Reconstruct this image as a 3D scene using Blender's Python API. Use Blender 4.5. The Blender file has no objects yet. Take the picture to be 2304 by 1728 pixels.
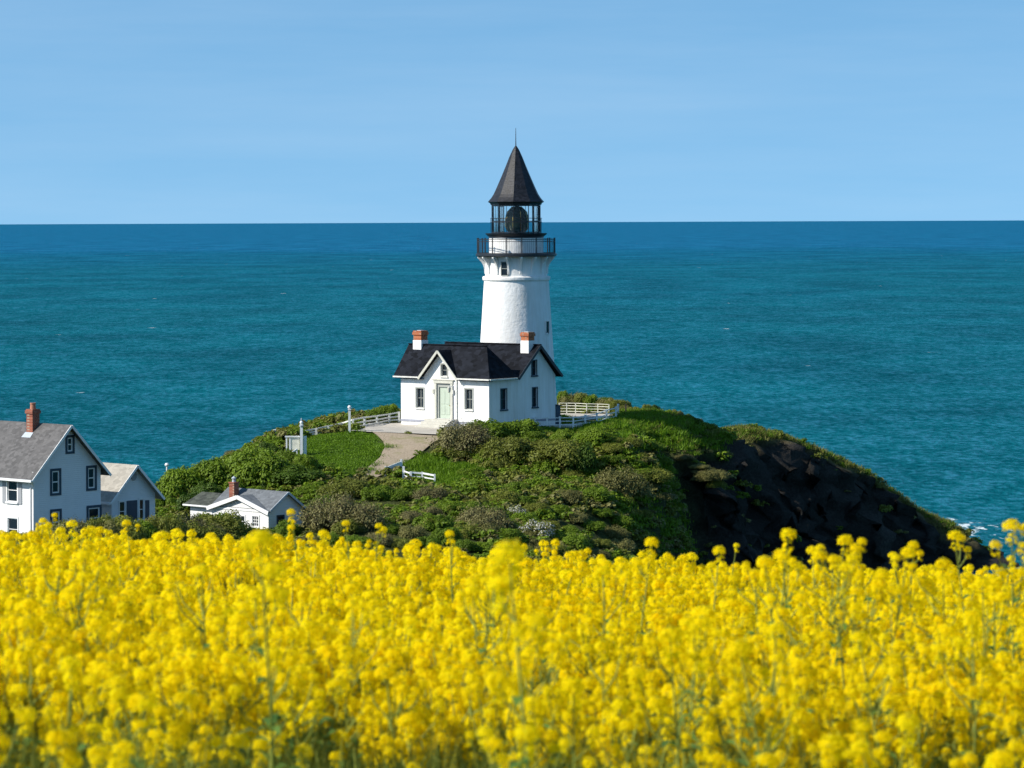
import bpy, math, random
import numpy as np
from mathutils import Vector, Matrix
from mathutils.geometry import delaunay_2d_cdt
R_ = math.radians
rnd = random.Random(7)
NR = np.random.default_rng(11)
scene = bpy.context.scene
col = scene.collection

# ------------------------------------------------------------------ camera frame (110 mm lens, 30 m above the sea)
F, UC, VH, ROLL, CZ = 7040.0, 1152.0, 499.0, 0.0039, 30.0
def at(u, v, Y):
    """world point at distance Y seen at photograph pixel (u, v)"""
    a, b = u - UC, v - VH
    return Vector(((a - ROLL * b) / F * Y, Y, CZ - (b + ROLL * a) / F * Y))
def pxm(Y): return Y / F
K = 2304 / 2212.0

# ------------------------------------------------------------------ materials
def mat(name):
    m = bpy.data.materials.new(name); m.use_nodes = True
    nt = m.node_tree
    return m, nt, nt.nodes['Principled BSDF']
def N(nt, t, **kw):
    n = nt.nodes.new(t)
    for k, v in kw.items():
        if k in n.inputs: n.inputs[k].default_value = v
        else: setattr(n, k, v)
    return n
def ramp(nt, stops):
    n = nt.nodes.new('ShaderNodeValToRGB'); e = n.color_ramp.elements
    while len(e) < len(stops): e.new(0.5)
    for i, (p, c) in enumerate(stops):
        e[i].position = p; e[i].color = (*c, 1)
    return n
def noise(nt, scale, detail=4, rough=.55, vec=None, dim='3D'):
    n = N(nt, 'ShaderNodeTexNoise'); n.inputs['Scale'].default_value = scale
    n.inputs['Detail'].default_value = detail; n.inputs['Roughness'].default_value = rough
    if vec is not None: nt.links.new(vec, n.inputs['Vector'])
    return n
def simple(name, c, rough=.6, spec=.3, var=.12, scale=3.0, bump=0.0, bscale=30.0, metal=0.0):
    m, nt, p = mat(name); L = nt.links.new
    g = N(nt, 'ShaderNodeNewGeometry')
    n = noise(nt, scale, 5, .6, g.outputs['Position'])
    lo = tuple(x * (1 - var) for x in c); hi = tuple(min(1, x * (1 + var)) for x in c)
    r = ramp(nt, [(.3, lo), (.7, hi)]); L(n.outputs['Fac'], r.inputs['Fac']); L(r.outputs['Color'], p.inputs['Base Color'])
    p.inputs['Roughness'].default_value = rough; p.inputs['Specular IOR Level'].default_value = spec
    p.inputs['Metallic'].default_value = metal
    if bump:
        b = N(nt, 'ShaderNodeBump'); b.inputs['Strength'].default_value = 1.0; b.inputs['Distance'].default_value = bump
        n2 = noise(nt, bscale, 4, .6, g.outputs['Position']); L(n2.outputs['Fac'], b.inputs['Height']); L(b.outputs['Normal'], p.inputs['Normal'])
    return m
M = {}
M['plaster'] = simple('white_plaster', (.80, .80, .79), .75, .2, .05, .8, .042, 3.2)
# weather streaks that run down the white masonry
m, nt, p = mat('weathered_white_plaster'); L = nt.links.new
g = N(nt, 'ShaderNodeNewGeometry'); mp = N(nt, 'ShaderNodeMapping'); mp.inputs['Scale'].default_value = (2.6, 2.6, .22); L(g.outputs['Position'], mp.inputs['Vector'])
n = noise(nt, 1.0, 6, .68, mp.outputs['Vector']); n3 = noise(nt, .5, 4, .6, g.outputs['Position'])
r = ramp(nt, [(.40, (.82, .82, .81)), (.62, (.74, .73, .70)), (.74, (.60, .57, .51))]); L(n.outputs['Fac'], r.inputs['Fac'])
r3 = ramp(nt, [(.4, (1, 1, 1)), (.7, (.93, .92, .90))]); L(n3.outputs['Fac'], r3.inputs['Fac'])
mx = N(nt, 'ShaderNodeMix', data_type='RGBA', blend_type='MULTIPLY'); mx.inputs['Factor'].default_value = 1; L(r.outputs['Color'], mx.inputs['A']); L(r3.outputs['Color'], mx.inputs['B']); L(mx.outputs['Result'], p.inputs['Base Color'])
b = N(nt, 'ShaderNodeBump'); b.inputs['Distance'].default_value = .04; n2 = noise(nt, 3.2, 5, .6, g.outputs['Position']); L(n2.outputs['Fac'], b.inputs['Height']); L(b.outputs['Normal'], p.inputs['Normal'])
p.inputs['Roughness'].default_value = .8; p.inputs['Specular IOR Level'].default_value = .15; M['plaster'] = m
M['white'] = simple('white_paint', (.78, .78, .77), .5, .3, .06, 2)
M['white_old'] = simple('weathered_white_paint', (.66, .65, .60), .7, .2, .22, 6)
M['cream'] = simple('cream_paint', (.72, .70, .58), .7, .2, .15, 5)
M['iron'] = simple('black_iron_paint', (.018, .022, .028), .42, .4, .25, 8)
M['frame_grey'] = simple('grey_window_paint', (.34, .35, .32), .6, .3, .1, 4)
M['stone'] = simple('pale_stone_trim', (.52, .51, .44), .8, .2, .12, 5)
M['band'] = simple('grey_plinth_band', (.30, .31, .36), .8, .2, .12, 4)
M['door'] = simple('pale_green_door', (.43, .49, .40), .5, .3, .06, 3)
M['shutter'] = simple('dark_blue_trim', (.03, .055, .085), .5, .3, .15, 4)
M['shutter_grey'] = simple('grey_shutter', (.30, .31, .33), .6, .3, .1, 4)
M['concrete'] = simple('concrete_paving', (.44, .40, .34), .9, .1, .16, .9, .01, 9)
M['step'] = simple('concrete_step', (.50, .48, .42), .9, .1, .12, 3)
M['lead'] = simple('lead_flashing', (.42, .46, .50), .5, .4, .1, 6)
M['pot'] = simple('clay_pot', (.42, .19, .12), .8, .2, .2, 9)
M['steel'] = simple('galvanised_pole', (.30, .31, .34), .5, .4, .1, 5)
M['brass'] = simple('brass', (.65, .42, .12), .3, .5, .1, 6, metal=1.0)
M['twig'] = simple('bare_twigs', (.115, .09, .065), .9, .1, .3, 4)
M['wood_post'] = simple('dark_wood_post', (.07, .06, .05), .9, .1, .3, 4)

def shingle(name, c, cell=.16, var=.35, rough=.75, spec=.25):
    """courses of shingles laid along the slope: rows follow the height, tabs follow the eave"""
    m, nt, p = mat(name); L = nt.links.new
    g = N(nt, 'ShaderNodeNewGeometry')
    v = N(nt, 'ShaderNodeTexVoronoi'); v.inputs['Scale'].default_value = 1.0
    mp = N(nt, 'ShaderNodeMapping'); mp.inputs['Scale'].default_value = (1 / cell / 1.6, 1 / cell / 1.6, 1 / cell)
    L(g.outputs['Position'], mp.inputs['Vector']); L(mp.outputs['Vector'], v.inputs['Vector'])
    n = noise(nt, 1.1, 4, .6, g.outputs['Position'])
    sep = N(nt, 'ShaderNodeSeparateColor'); L(v.outputs['Color'], sep.inputs['Color'])
    mx = N(nt, 'ShaderNodeMath', operation='MULTIPLY_ADD'); mx.inputs[1].default_value = .55; L(sep.outputs['Red'], mx.inputs[0])
    m2 = N(nt, 'ShaderNodeMath', operation='MULTIPLY'); m2.inputs[1].default_value = .45; L(n.outputs['Fac'], m2.inputs[0]); L(m2.outputs[0], mx.inputs[2])
    r = ramp(nt, [(.1, tuple(x * (1 - var) for x in c)), (.9, tuple(x * (1 + var) for x in c))]); L(mx.outputs[0], r.inputs['Fac'])
    L(r.outputs['Color'], p.inputs['Base Color']); p.inputs['Roughness'].default_value = rough; p.inputs['Specular IOR Level'].default_value = spec
    b = N(nt, 'ShaderNodeBump'); b.inputs['Distance'].default_value = .012; L(sep.outputs['Green'], b.inputs['Height']); L(b.outputs['Normal'], p.inputs['Normal'])
    return m
M['roof_black'] = shingle('black_roof_shingles', (.010, .0115, .016), .22, .8, .85, .10)
M['roof_spire'] = shingle('spire_shingles', (.012, .013, .018), .13, .7, .5, .3)
M['roof_grey'] = shingle('grey_roof_shingles', (.105, .10, .098), .16, .38)
M['roof_tan'] = shingle('tan_roof_shingles', (.34, .315, .27), .17, .22)
M['roof_slate'] = shingle('blue_grey_roof_shingles', (.13, .14, .15), .14, .3)
M['roof_old'] = shingle('mossy_old_roof_shingles', (.065, .07, .055), .16, .55)

def siding(name, c, pitch=.115):
    m, nt, p = mat(name); L = nt.links.new
    g = N(nt, 'ShaderNodeNewGeometry'); s = N(nt, 'ShaderNodeSeparateXYZ'); L(g.outputs['Position'], s.inputs[0])
    a = N(nt, 'ShaderNodeMath', operation='MULTIPLY'); a.inputs[1].default_value = 1 / pitch; L(s.outputs['Z'], a.inputs[0])
    f = N(nt, 'ShaderNodeMath', operation='FRACT'); L(a.outputs[0], f.inputs[0])
    inv = N(nt, 'ShaderNodeMath', operation='SUBTRACT'); inv.inputs[0].default_value = 1; L(f.outputs[0], inv.inputs[1])
    b = N(nt, 'ShaderNodeBump'); b.inputs['Distance'].default_value = .02; L(inv.outputs[0], b.inputs['Height']); L(b.outputs['Normal'], p.inputs['Normal'])
    n = noise(nt, 1.3, 4, .6, g.outputs['Position'])
    r = ramp(nt, [(.3, tuple(x * .93 for x in c)), (.7, c)]); L(n.outputs['Fac'], r.inputs['Fac']); L(r.outputs['Color'], p.inputs['Base Color'])
    p.inputs['Roughness'].default_value = .6; p.inputs['Specular IOR Level'].default_value = .25
    return m
M['siding'] = siding('white_clapboard', (.76, .76, .755))
M['siding_small'] = siding('white_clapboard_weathered', (.72, .715, .70), .16)

def brick(name, c):
    m, nt, p = mat(name); L = nt.links.new
    g = N(nt, 'ShaderNodeNewGeometry'); s = N(nt, 'ShaderNodeSeparateXYZ'); L(g.outputs['Position'], s.inputs[0])
    ad = N(nt, 'ShaderNodeMath', operation='ADD'); L(s.outputs['X'], ad.inputs[0]); L(s.outputs['Y'], ad.inputs[1])
    cb = N(nt, 'ShaderNodeCombineXYZ'); L(ad.outputs[0], cb.inputs['X']); L(s.outputs['Z'], cb.inputs['Y'])
    b = N(nt, 'ShaderNodeTexBrick'); L(cb.outputs[0], b.inputs['Vector']); b.inputs['Scale'].default_value = 1.0
    b.inputs['Brick Width'].default_value = .23; b.inputs['Row Height'].default_value = .085; b.inputs['Mortar Size'].default_value = .008
    b.inputs['Color1'].default_value = (*c, 1); b.inputs['Color2'].default_value = (c[0] * .6, c[1] * .5, c[2] * .5, 1); b.inputs['Mortar'].default_value = (.32, .24, .18, 1)
    L(b.outputs['Color'], p.inputs['Base Color']); p.inputs['Roughness'].default_value = .85; p.inputs['Specular IOR Level'].default_value = .15
    return m
M['brick'] = brick('orange_brick', (.50, .15, .055))
M['brick_red'] = brick('red_brick', (.33, .10, .06))

def glass_dark(name, c=(.012, .018, .025)):
    m, nt, p = mat(name)
    p.inputs['Base Color'].default_value = (*c, 1); p.inputs['Roughness'].default_value = .08; p.inputs['Specular IOR Level'].default_value = .5
    return m
M['pane'] = glass_dark('dark_window_glass')
m, nt, p = mat('lantern_glass')
tr = N(nt, 'ShaderNodeBsdfTransparent'); tr.inputs['Color'].default_value = (.93, .96, .96, 1)
gl = N(nt, 'ShaderNodeBsdfGlossy'); gl.inputs['Roughness'].default_value = .05
fr = N(nt, 'ShaderNodeFresnel'); fr.inputs['IOR'].default_value = 1.45
mx = N(nt, 'ShaderNodeMixShader'); nt.links.new(fr.outputs[0], mx.inputs[0]); nt.links.new(tr.outputs[0], mx.inputs[1]); nt.links.new(gl.outputs[0], mx.inputs[2])
nt.links.new(mx.outputs[0], nt.nodes['Material Output'].inputs['Surface']); M['lantern_glass'] = m
m, nt, p = mat('lens_glass')
g = N(nt, 'ShaderNodeNewGeometry'); s = N(nt, 'ShaderNodeSeparateXYZ'); nt.links.new(g.outputs['Position'], s.inputs[0])
w = N(nt, 'ShaderNodeMath', operation='MULTIPLY'); w.inputs[1].default_value = 62; nt.links.new(s.outputs['Z'], w.inputs[0])
sn = N(nt, 'ShaderNodeMath', operation='SINE'); nt.links.new(w.outputs[0], sn.inputs[0])
b = N(nt, 'ShaderNodeBump'); b.inputs['Distance'].default_value = .03; nt.links.new(sn.outputs[0], b.inputs['Height']); nt.links.new(b.outputs['Normal'], p.inputs['Normal'])
p.inputs['Base Color'].default_value = (.02, .035, .03, 1); p.inputs['Roughness'].default_value = .12; p.inputs['Specular IOR Level'].default_value = .7
M['lens'] = m

def leafy(name, lo, hi, trans=.35, rough=.6, spec=.25, attr=True):
    """foliage: colour varies from leaf to leaf (the face's own 'tint') and from plant to plant"""
    m, nt, p = mat(name); L = nt.links.new
    a = N(nt, 'ShaderNodeAttribute'); a.attribute_name = 'tint'
    oi = N(nt, 'ShaderNodeObjectInfo')
    g = N(nt, 'ShaderNodeNewGeometry'); n = noise(nt, .9, 3, .6, g.outputs['Position'])
    s1 = N(nt, 'ShaderNodeMath', operation='MULTIPLY_ADD'); s1.inputs[1].default_value = .36; L(a.outputs['Fac'], s1.inputs[0])
    s2 = N(nt, 'ShaderNodeMath', operation='MULTIPLY_ADD'); s2.inputs[1].default_value = .30; L(oi.outputs['Random'], s2.inputs[0])
    s3 = N(nt, 'ShaderNodeMath', operation='MULTIPLY'); s3.inputs[1].default_value = .42; L(n.outputs['Fac'], s3.inputs[0])
    L(s3.outputs[0], s2.inputs[2]); L(s2.outputs[0], s1.inputs[2])
    r = ramp(nt, [(.12, lo), (.9, hi)]); L(s1.outputs[0], r.inputs['Fac'])
    L(r.outputs['Color'], p.inputs['Base Color']); p.inputs['Roughness'].default_value = rough; p.inputs['Specular IOR Level'].default_value = spec
    t = N(nt, 'ShaderNodeBsdfTranslucent'); L(r.outputs['Color'], t.inputs['Color'])
    mx = N(nt, 'ShaderNodeMixShader'); mx.inputs[0].default_value = trans; L(p.outputs[0], mx.inputs[1]); L(t.outputs[0], mx.inputs[2])
    L(mx.outputs[0], nt.nodes['Material Output'].inputs['Surface'])
    return m
M['leaf_green'] = leafy('green_foliage', (.058, .106, .006), (.200, .295, .015))
M['leaf_deep'] = leafy('deep_green_foliage', (.028, .062, .006), (.110, .185, .015))
M['leaf_olive'] = leafy('olive_foliage', (.085, .104, .012), (.255, .275, .040))
M['leaf_brown'] = leafy('grey_brown_foliage', (.085, .082, .026), (.260, .235, .085), .2)
M['leaf_dry'] = leafy('dry_olive_foliage', (.088, .088, .020), (.250, .235, .070), .2)
M['blossom'] = leafy('white_blossom', (.40, .39, .33), (.68, .66, .60), .2)
M['grass'] = leafy('lawn_grass_blades', (.065, .140, .005), (.165, .285, .012), .3, .55, .2)
M['grass_dry'] = leafy('dry_grass_blades', (.10, .115, .02), (.24, .23, .06), .3, .6, .2)
M['petal'] = leafy('yellow_petals', (.95, .72, .0), (.99, .88, .010), .62, .7, .06)
M['bud'] = leafy('yellow_green_buds', (.34, .34, .02), (.60, .48, .02), .3, .7, .1)
M['stem'] = leafy('rape_stems', (.17, .22, .03), (.34, .39, .08), .2, .6, .2)
M['rapeleaf'] = leafy('rape_leaves', (.07, .16, .03), (.18, .32, .06), .4, .55, .25)

# ------------------------------------------------------------------ object helpers
def tag(o, label=None, cat=None, group=None, kind=None):
    if label: o['label'] = label
    if cat: o['category'] = cat
    if group: o['group'] = group
    if kind: o['kind'] = kind
    return o
ORG = {}
def empty(name, loc, label, cat, group=None):
    o = bpy.data.objects.new(name, None); o.empty_display_size = .3
    o.location = loc; col.objects.link(o); ORG[o.name] = Vector(loc)
    return tag(o, label, cat, group)
class MB:
    """collects shapes in world coordinates and links them as ONE mesh object"""
    def __init__(s): s.v, s.f = [], []
    def poly(s, pts):
        b = len(s.v); s.v += [Vector(p) for p in pts]; s.f.append(tuple(range(b, b + len(pts)))); return s
    def box(s, o, ex, ey, ez):
        """corner o and three edge vectors"""
        o, ex, ey, ez = map(Vector, (o, ex, ey, ez)); b = len(s.v)
        if ex.cross(ey).dot(ez) < 0: ex, ey = ey, ex
        for k in range(8): s.v.append(o + ex * (k & 1) + ey * ((k >> 1) & 1) + ez * (k >> 2))
        for q in ((0, 2, 3, 1), (4, 5, 7, 6), (0, 1, 5, 4), (2, 6, 7, 3), (0, 4, 6, 2), (1, 3, 7, 5)): s.f.append(tuple(b + i for i in q))
        return s
    def bar(s, a, c, w, h=None, up=(0, 0, 1)):
        """rectangular bar from a to c, w wide, h high"""
        a, c = Vector(a), Vector(c); h = h or w; d = (c - a).normalized(); up = Vector(up)
        if abs(d.dot(up)) > .98: up = Vector((1, 0, 0))
        sd = d.cross(up).normalized(); u2 = sd.cross(d)
        return s.box(a - sd * w / 2 - u2 * h / 2, c - a, sd * w, u2 * h)
    def tube(s, pts, rad, n=6, cap=True):
        pts = [Vector(p) for p in pts]; rad = rad if isinstance(rad, (list, tuple)) else [rad] * len(pts); b = len(s.v)
        for i, p in enumerate(pts):
            d = (pts[min(i + 1, len(pts) - 1)] - pts[max(i - 1, 0)]).normalized()
            x = d.cross(Vector((0, 0, 1)) if abs(d.z) < .9 else Vector((1, 0, 0))).normalized(); y = d.cross(x)
            for k in range(n):
                t = 2 * math.pi * k / n; s.v.append(p + (x * math.cos(t) + y * math.sin(t)) * rad[i])
        for i in range(len(pts) - 1):
            for k in range(n):
                k2 = (k + 1) % n; s.f.append((b + i * n + k, b + i * n + k2, b + (i + 1) * n + k2, b + (i + 1) * n + k))
        if cap: s.f += [tuple(b + k for k in range(n))[::-1], tuple(b + (len(pts) - 1) * n + k for k in range(n))]
        return s
    def lathe(s, c, prof, n=48, a0=0.0):
        """profile of (radius, z) turned about the vertical through c"""
        b = len(s.v); c = Vector(c)
        for r, z in prof:
            for k in range(n):
                t = a0 + 2 * math.pi * k / n; s.v.append(Vector((c.x + r * math.sin(t), c.y - r * math.cos(t), z)))
        for i in range(len(prof) - 1):
            for k in range(n):
                k2 = (k + 1) % n; s.f.append((b + i * n + k, b + i * n + k2, b + (i + 1) * n + k2, b + (i + 1) * n + k))
        return s
    def slab(s, pts, t, down=(0, 0, -1)):
        """flat polygon pts (top side) with thickness t"""
        b = len(s.v); n = len(pts); d = Vector(down) * t
        pts = [Vector(p) for p in pts]
        nn = Vector((0, 0, 0))
        for i in range(n): nn += (pts[i] - pts[0]).cross(pts[(i + 1) % n] - pts[0])
        if nn.dot(d) > 0: pts = pts[::-1]
        s.v += pts + [p + d for p in pts]
        s.f += [tuple(range(b, b + n)), tuple(range(b + 2 * n - 1, b + n - 1, -1))]
        for i in range(n):
            j = (i + 1) % n; s.f.append((b + i, b + n + i, b + n + j, b + j))
        return s
    def build(s, name, m, parent=None, smooth=False, loc=None):
        o0 = ORG.get(parent.name if parent else None) if parent else None
        if o0 is None: o0 = Vector(loc) if loc is not None else Vector((0, 0, 0))
        me = bpy.data.meshes.new(name); me.from_pydata([tuple(v - o0) for v in s.v], [], s.f)
        me.materials.append(M[m] if isinstance(m, str) else m)
        if smooth: me.polygons.foreach_set('use_smooth', [True] * len(me.polygons))
        me.update(); o = bpy.data.objects.new(name, me); col.objects.link(o)
        if parent: o.parent = parent
        elif loc is not None: o.location = loc
        ORG[o.name] = o0
        return o
def npmesh(name, v, f, mats, mi=None, tint=None, smooth=False):
    """fast mesh of quads (f: n x 4) or triangles"""
    me = bpy.data.meshes.new(name); k = f.shape[1]
    me.vertices.add(len(v)); me.vertices.foreach_set('co', np.ascontiguousarray(v, dtype=np.float32).ravel())
    me.loops.add(f.size); me.loops.foreach_set('vertex_index', np.ascontiguousarray(f, dtype=np.int32).ravel())
    me.polygons.add(len(f)); me.polygons.foreach_set('loop_start', np.arange(0, f.size, k, dtype=np.int32))
    if mi is not None: me.polygons.foreach_set('material_index', np.asarray(mi, dtype=np.int32))
    if smooth: me.polygons.foreach_set('use_smooth', np.ones(len(f), dtype=bool))
    for q in mats: me.materials.append(M[q] if isinstance(q, str) else q)
    if tint is not None:
        a = me.attributes.new('tint', 'FLOAT', 'FACE'); a.data.foreach_set('value', np.asarray(tint, dtype=np.float32))
    me.update(calc_edges=True); me.validate()
    return me
# ------------------------------------------------------------------ camera, sky, sun
cam = bpy.data.cameras.new('camera'); co = bpy.data.objects.new('camera', cam); col.objects.link(co); scene.camera = co
co.location = (0, 0, CZ); co.rotation_euler = (R_(90), ROLL, 0)
cam.sensor_width = 36; cam.lens = F / 2304 * 36; cam.shift_y = -(864 - VH) / 2304
cam.clip_start = .5; cam.clip_end = 300000
cam.dof.use_dof = True; cam.dof.focus_distance = 120; cam.dof.aperture_fstop = 7.1; cam.dof.aperture_blades = 7
SUN_EL, SUN_VEC = R_(36.5), Vector((-math.cos(R_(16)), -math.sin(R_(16)), 0)).normalized()
sv = Vector((SUN_VEC.x * math.cos(SUN_EL), SUN_VEC.y * math.cos(SUN_EL), math.sin(SUN_EL)))
sl = bpy.data.lights.new('sun', 'SUN'); so = bpy.data.objects.new('sun', sl); col.objects.link(so)
sl.energy = 4.8; sl.angle = R_(.55); sl.color = (1, .95, .86)
so.rotation_euler = sv.to_track_quat('Z', 'Y').to_euler(); so.location = (-60, -20, 90)
w = bpy.data.worlds.new('World'); scene.world = w; w.use_nodes = True; nt = w.node_tree
bg = nt.nodes['Background']; sky = nt.nodes.new('ShaderNodeTexSky'); sky.sky_type = 'NISHITA'; sky.sun_disc = False
sky.sun_elevation = SUN_EL; sky.sun_rotation = math.atan2(sv.x, sv.y)
sky.altitude = 30; sky.air_density = 1.0; sky.dust_density = 0.25; sky.ozone_density = 2.2
tc = nt.nodes.new('ShaderNodeTexCoord'); va = nt.nodes.new('ShaderNodeVectorMath'); va.operation = 'ADD'; va.inputs[1].default_value = (0, 0, .22)
nt.links.new(tc.outputs['Generated'], va.inputs[0]); nt.links.new(va.outputs[0], sky.inputs['Vector'])
hs = nt.nodes.new('ShaderNodeHueSaturation'); hs.inputs['Saturation'].default_value = 1.17; hs.inputs['Hue'].default_value = .488
nt.links.new(sky.outputs[0], hs.inputs['Color']); cm = nt.nodes.new('ShaderNodeMapping'); cm.inputs['Scale'].default_value = (2.2, 2.2, 22); nt.links.new(tc.outputs['Generated'], cm.inputs['Vector'])
cn = noise(nt, 1.6, 6, .6, cm.outputs[0]); cr = ramp(nt, [(.42, (0, 0, 0)), (.80, (.13, .13, .13))]); nt.links.new(cn.outputs['Fac'], cr.inputs['Fac'])
cx = N(nt, 'ShaderNodeMix', data_type='RGBA'); nt.links.new(cr.outputs['Color'], cx.inputs['Factor']); nt.links.new(hs.outputs[0], cx.inputs['A']); cx.inputs['B'].default_value = (4.6, 5.2, 5.8, 1)
nt.links.new(cx.outputs['Result'], bg.inputs['Color']); bg.inputs['Strength'].default_value = .134
scene.view_settings.view_transform = 'Standard'; scene.view_settings.look = 'None'; scene.view_settings.exposure = 0.44; scene.view_settings.gamma = 1.0
scene.cycles.max_bounces = 9; scene.cycles.diffuse_bounces = 6; scene.cycles.transparent_max_bounces = 8
scene.cycles.use_denoising = True
scene.cycles.caustics_reflective = False; scene.cycles.caustics_refractive = False

# ------------------------------------------------------------------ terrain
ZB = 15.2                                            # ground at the lighthouse
AL = R_(40); E1 = Vector((math.cos(AL), -math.sin(AL), 0)); E2 = Vector((math.sin(AL), math.cos(AL), 0))
FR = at(1100.5, 967, 222); FR.z = ZB
HW, HD = 8.4, 7.45
def H(a, b, z=0.0): return FR + E1 * a + E2 * b + Vector((0, 0, z))
TC = Vector((at(1163, 940, 233.2).x, 233.2, ZB))
CP = []
def cp(u, v, Y, dz=0.0):
    p = at(u, v, Y); CP.append((p.x, p.y, p.z + dz))
def cw(x, y, z): CP.append((x, y, z))
for a, b in ((0, 0), (-HW, 0), (0, HD), (-HW, HD), (-4, -2.5), (-9, -2)): q = H(a, b); cw(q.x, q.y, ZB - .02)
cw(TC.x, TC.y, ZB); cw(4, 236, ZB - .05); cw(8, 235, ZB - .05); cw(3.6, 227.5, ZB - .1); cw(6.5, 229.5, ZB - .15); cw(4.5, 241, ZB - .1); cw(7.8, 239, ZB - .1)
for q in [
  # apron, drive, lawn
  (795, 972, 220), (985, 980, 219.5), (900, 1010, 214.5), (960, 1000, 215.5), (850, 1045, 209.5), (835, 1068, 207), (800, 1082, 204),
  (700, 1000, 217), (690, 1045, 209), (760, 1030, 212), (690, 975, 224), (620, 985, 222.5), (660, 1060, 206),
  # behind the left fence, falling to the sea
  (780, 945, 231), (700, 962, 231), (880, 930, 235), (560, 1010, 226),
  # left thicket
  (520, 1060, 216), (450, 1090, 212), (360, 1115, 208), (560, 1110, 204), (640, 1110, 203), (430, 1150, 200), (330, 1165, 197), (700, 1120, 201),
  (250, 1180, 196),
  # slope below the house
  (1000, 1085, 206), (900, 1085, 205), (1060, 1040, 212), (1150, 1100, 204), (1230, 1060, 211), (1250, 1150, 199), (1350, 1010, 221), (1300, 965, 226.5),
  (1350, 1100, 210), (1400, 1180, 202), (800, 1180, 188), (1000, 1200, 188), (1200, 1220, 190), (1330, 1235, 192), (900, 1130, 198), (1080, 1150, 196),
  (1390, 955, 230), (1420, 965, 231),
  # top of the right ridge and its far side
  (1450, 926, 240), (1510, 936, 240), (1570, 955, 239), (1625, 981, 238), (1520, 962, 235), (1590, 1012, 235.6), (1470, 948, 234.5), (1400, 928, 241.5), (1340, 918, 244), (1262, 912, 246),
  # nose of the first ridge going down right
  (1667, 1026, 236.8), (1719, 1100, 238.5), (1770, 1185, 240), (1800, 1250, 240.5), (1840, 1330, 239),
  # scarp edge and rib
  (1430, 970, 230.5), (1471, 962, 233), (1440, 985, 226.5), (1470, 1022, 222), (1505, 1060, 218), (1497, 1105, 213), (1487, 1052, 229.4), (1465, 1012, 230.6), (1520, 1140, 228.2), (1568, 1200, 227.6), (1540, 1240, 226), (1530, 1085, 229.4), (1505, 1200, 227), (1462, 1150, 208), (1437, 1200, 203.5), (1418, 1245, 199.5),
  (1505, 985, 232.3), (1535, 1003, 231), (1580, 1050, 229), (1612, 1105, 227.6),
  (1600, 1200, 227.2), (1650, 1060, 234), (1650, 1190, 232.3), (1700, 1085, 237.4), (1700, 1190, 236),
  (1640, 1042, 235.6),
  # second hump: skyline, top edge of the cliff, face
  (1640, 974, 262), (1708, 979, 262), (1771, 991, 263), (1823, 1006, 264), (1875, 1031, 265), (1948, 1068, 266), (1979, 1094, 267), (2031, 1127, 268), (2094, 1174, 270),
  (2146, 1180, 272), (2187, 1216, 273), (2224, 1264, 275), (2250, 1300, 276),
  (1650, 992, 256.5), (1730, 1001, 258), (1790, 1016, 259.8), (1850, 1041, 262), (1930, 1076, 264),
  (1680, 1055, 254.6), (1745, 1085, 256.2), (1835, 1122, 259.5), (1925, 1150, 262), (2020, 1185, 265), (2090, 1215, 267.2), (2150, 1235, 269.5),
  (1700, 1180, 252.4), (1780, 1215, 254.4), (1860, 1235, 258), (1950, 1250, 261), (2050, 1265, 264.5), (2130, 1280, 268),
]: cp(*q)
# buildings on the left and open ground
for q in [(75, 1263, 178, ), (0, 1262, 178), (0, 1250, 170), (120, 1243, 171), (230, 1238, 172), (330, 1232, 175), (420, 1226, 179), (480, 1222, 182), (228, 1260, 183), (300, 1215, 188), (150, 1250, 186), (604, 1205, 188), (500, 1200, 188), (682, 1190, 191), (430, 1200, 190)]: cp(*q)
for x, y, z in [
  (-45, 200, 8.5), (-32, 203, 8.8), (-45, 222, 4), (-34, 222, 5.0), (-27, 225, 6.0), (-22, 232, 6), (-18, 238, 7), (-12, 243, 9), (-6, 250, 8.5), (0, 254, 8),
  (-40, 245, -2), (-28, 248, -1), (-20, 252, -1), (-12, 260, -1), (0, 268, -1), (8, 256, 8), (15, 253, 9), (10, 272, -2), (-45, 260, -5), (-60, 230, -3), (-60, 190, 6), (-75, 170, 6),
  (18, 275, 1), (25, 278, -1), (32, 282, -3), (45, 285, -6), (20, 300, -10), (0, 300, -10), (-40, 300, -14), (60, 300, -12),
  (24, 222, -1), (20, 212, 0), (11.9, 213, 3.5), (12.5, 219, 4.5), (11.4, 207, 3), (10.8, 201, 2.5), (13.6, 223, 4.5), (17, 224, 2), (19, 230, 2.5), (21, 236, 2.5), (28, 235, 0), (34, 243, -.6), (44, 252, -1.5), (22.5, 247, 1.5), (26, 249, .8), (32, 254, .3), (38, 260, -.2), (50, 262, -2), (52, 275, -3), (60, 250, -6), (45, 225, -5), (30, 205, -2), (60, 200, -6), (80, 230, -8),
  (14, 195, 4.5), (18, 185, 3), (30, 175, 1), (10, 180, 7), (0, 172, 8.5), (-15, 172, 9), (-30, 165, 9.5), (-45, 165, 9.5), (55, 165, 0), (80, 165, -2), (0, 160, 8), (20, 160, 5)]: cw(x, y, z)
CP = np.array(CP)
def _phi(r): return np.sqrt(r * r + 1.2 ** 2)
_d = np.hypot(CP[:, None, 0] - CP[None, :, 0], CP[:, None, 1] - CP[None, :, 1])
_n = len(CP); _A = np.zeros((_n + 3, _n + 3)); _A[:_n, :_n] = _phi(_d) - np.eye(_n) * .25
_A[:_n, _n] = 1; _A[:_n, _n + 1] = CP[:, 0] / 50; _A[:_n, _n + 2] = (CP[:, 1] - 220) / 50; _A[_n:, :_n] = _A[:_n, _n:].T
_w = np.linalg.solve(_A, np.concatenate([CP[:, 2], np.zeros(3)]))
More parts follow.
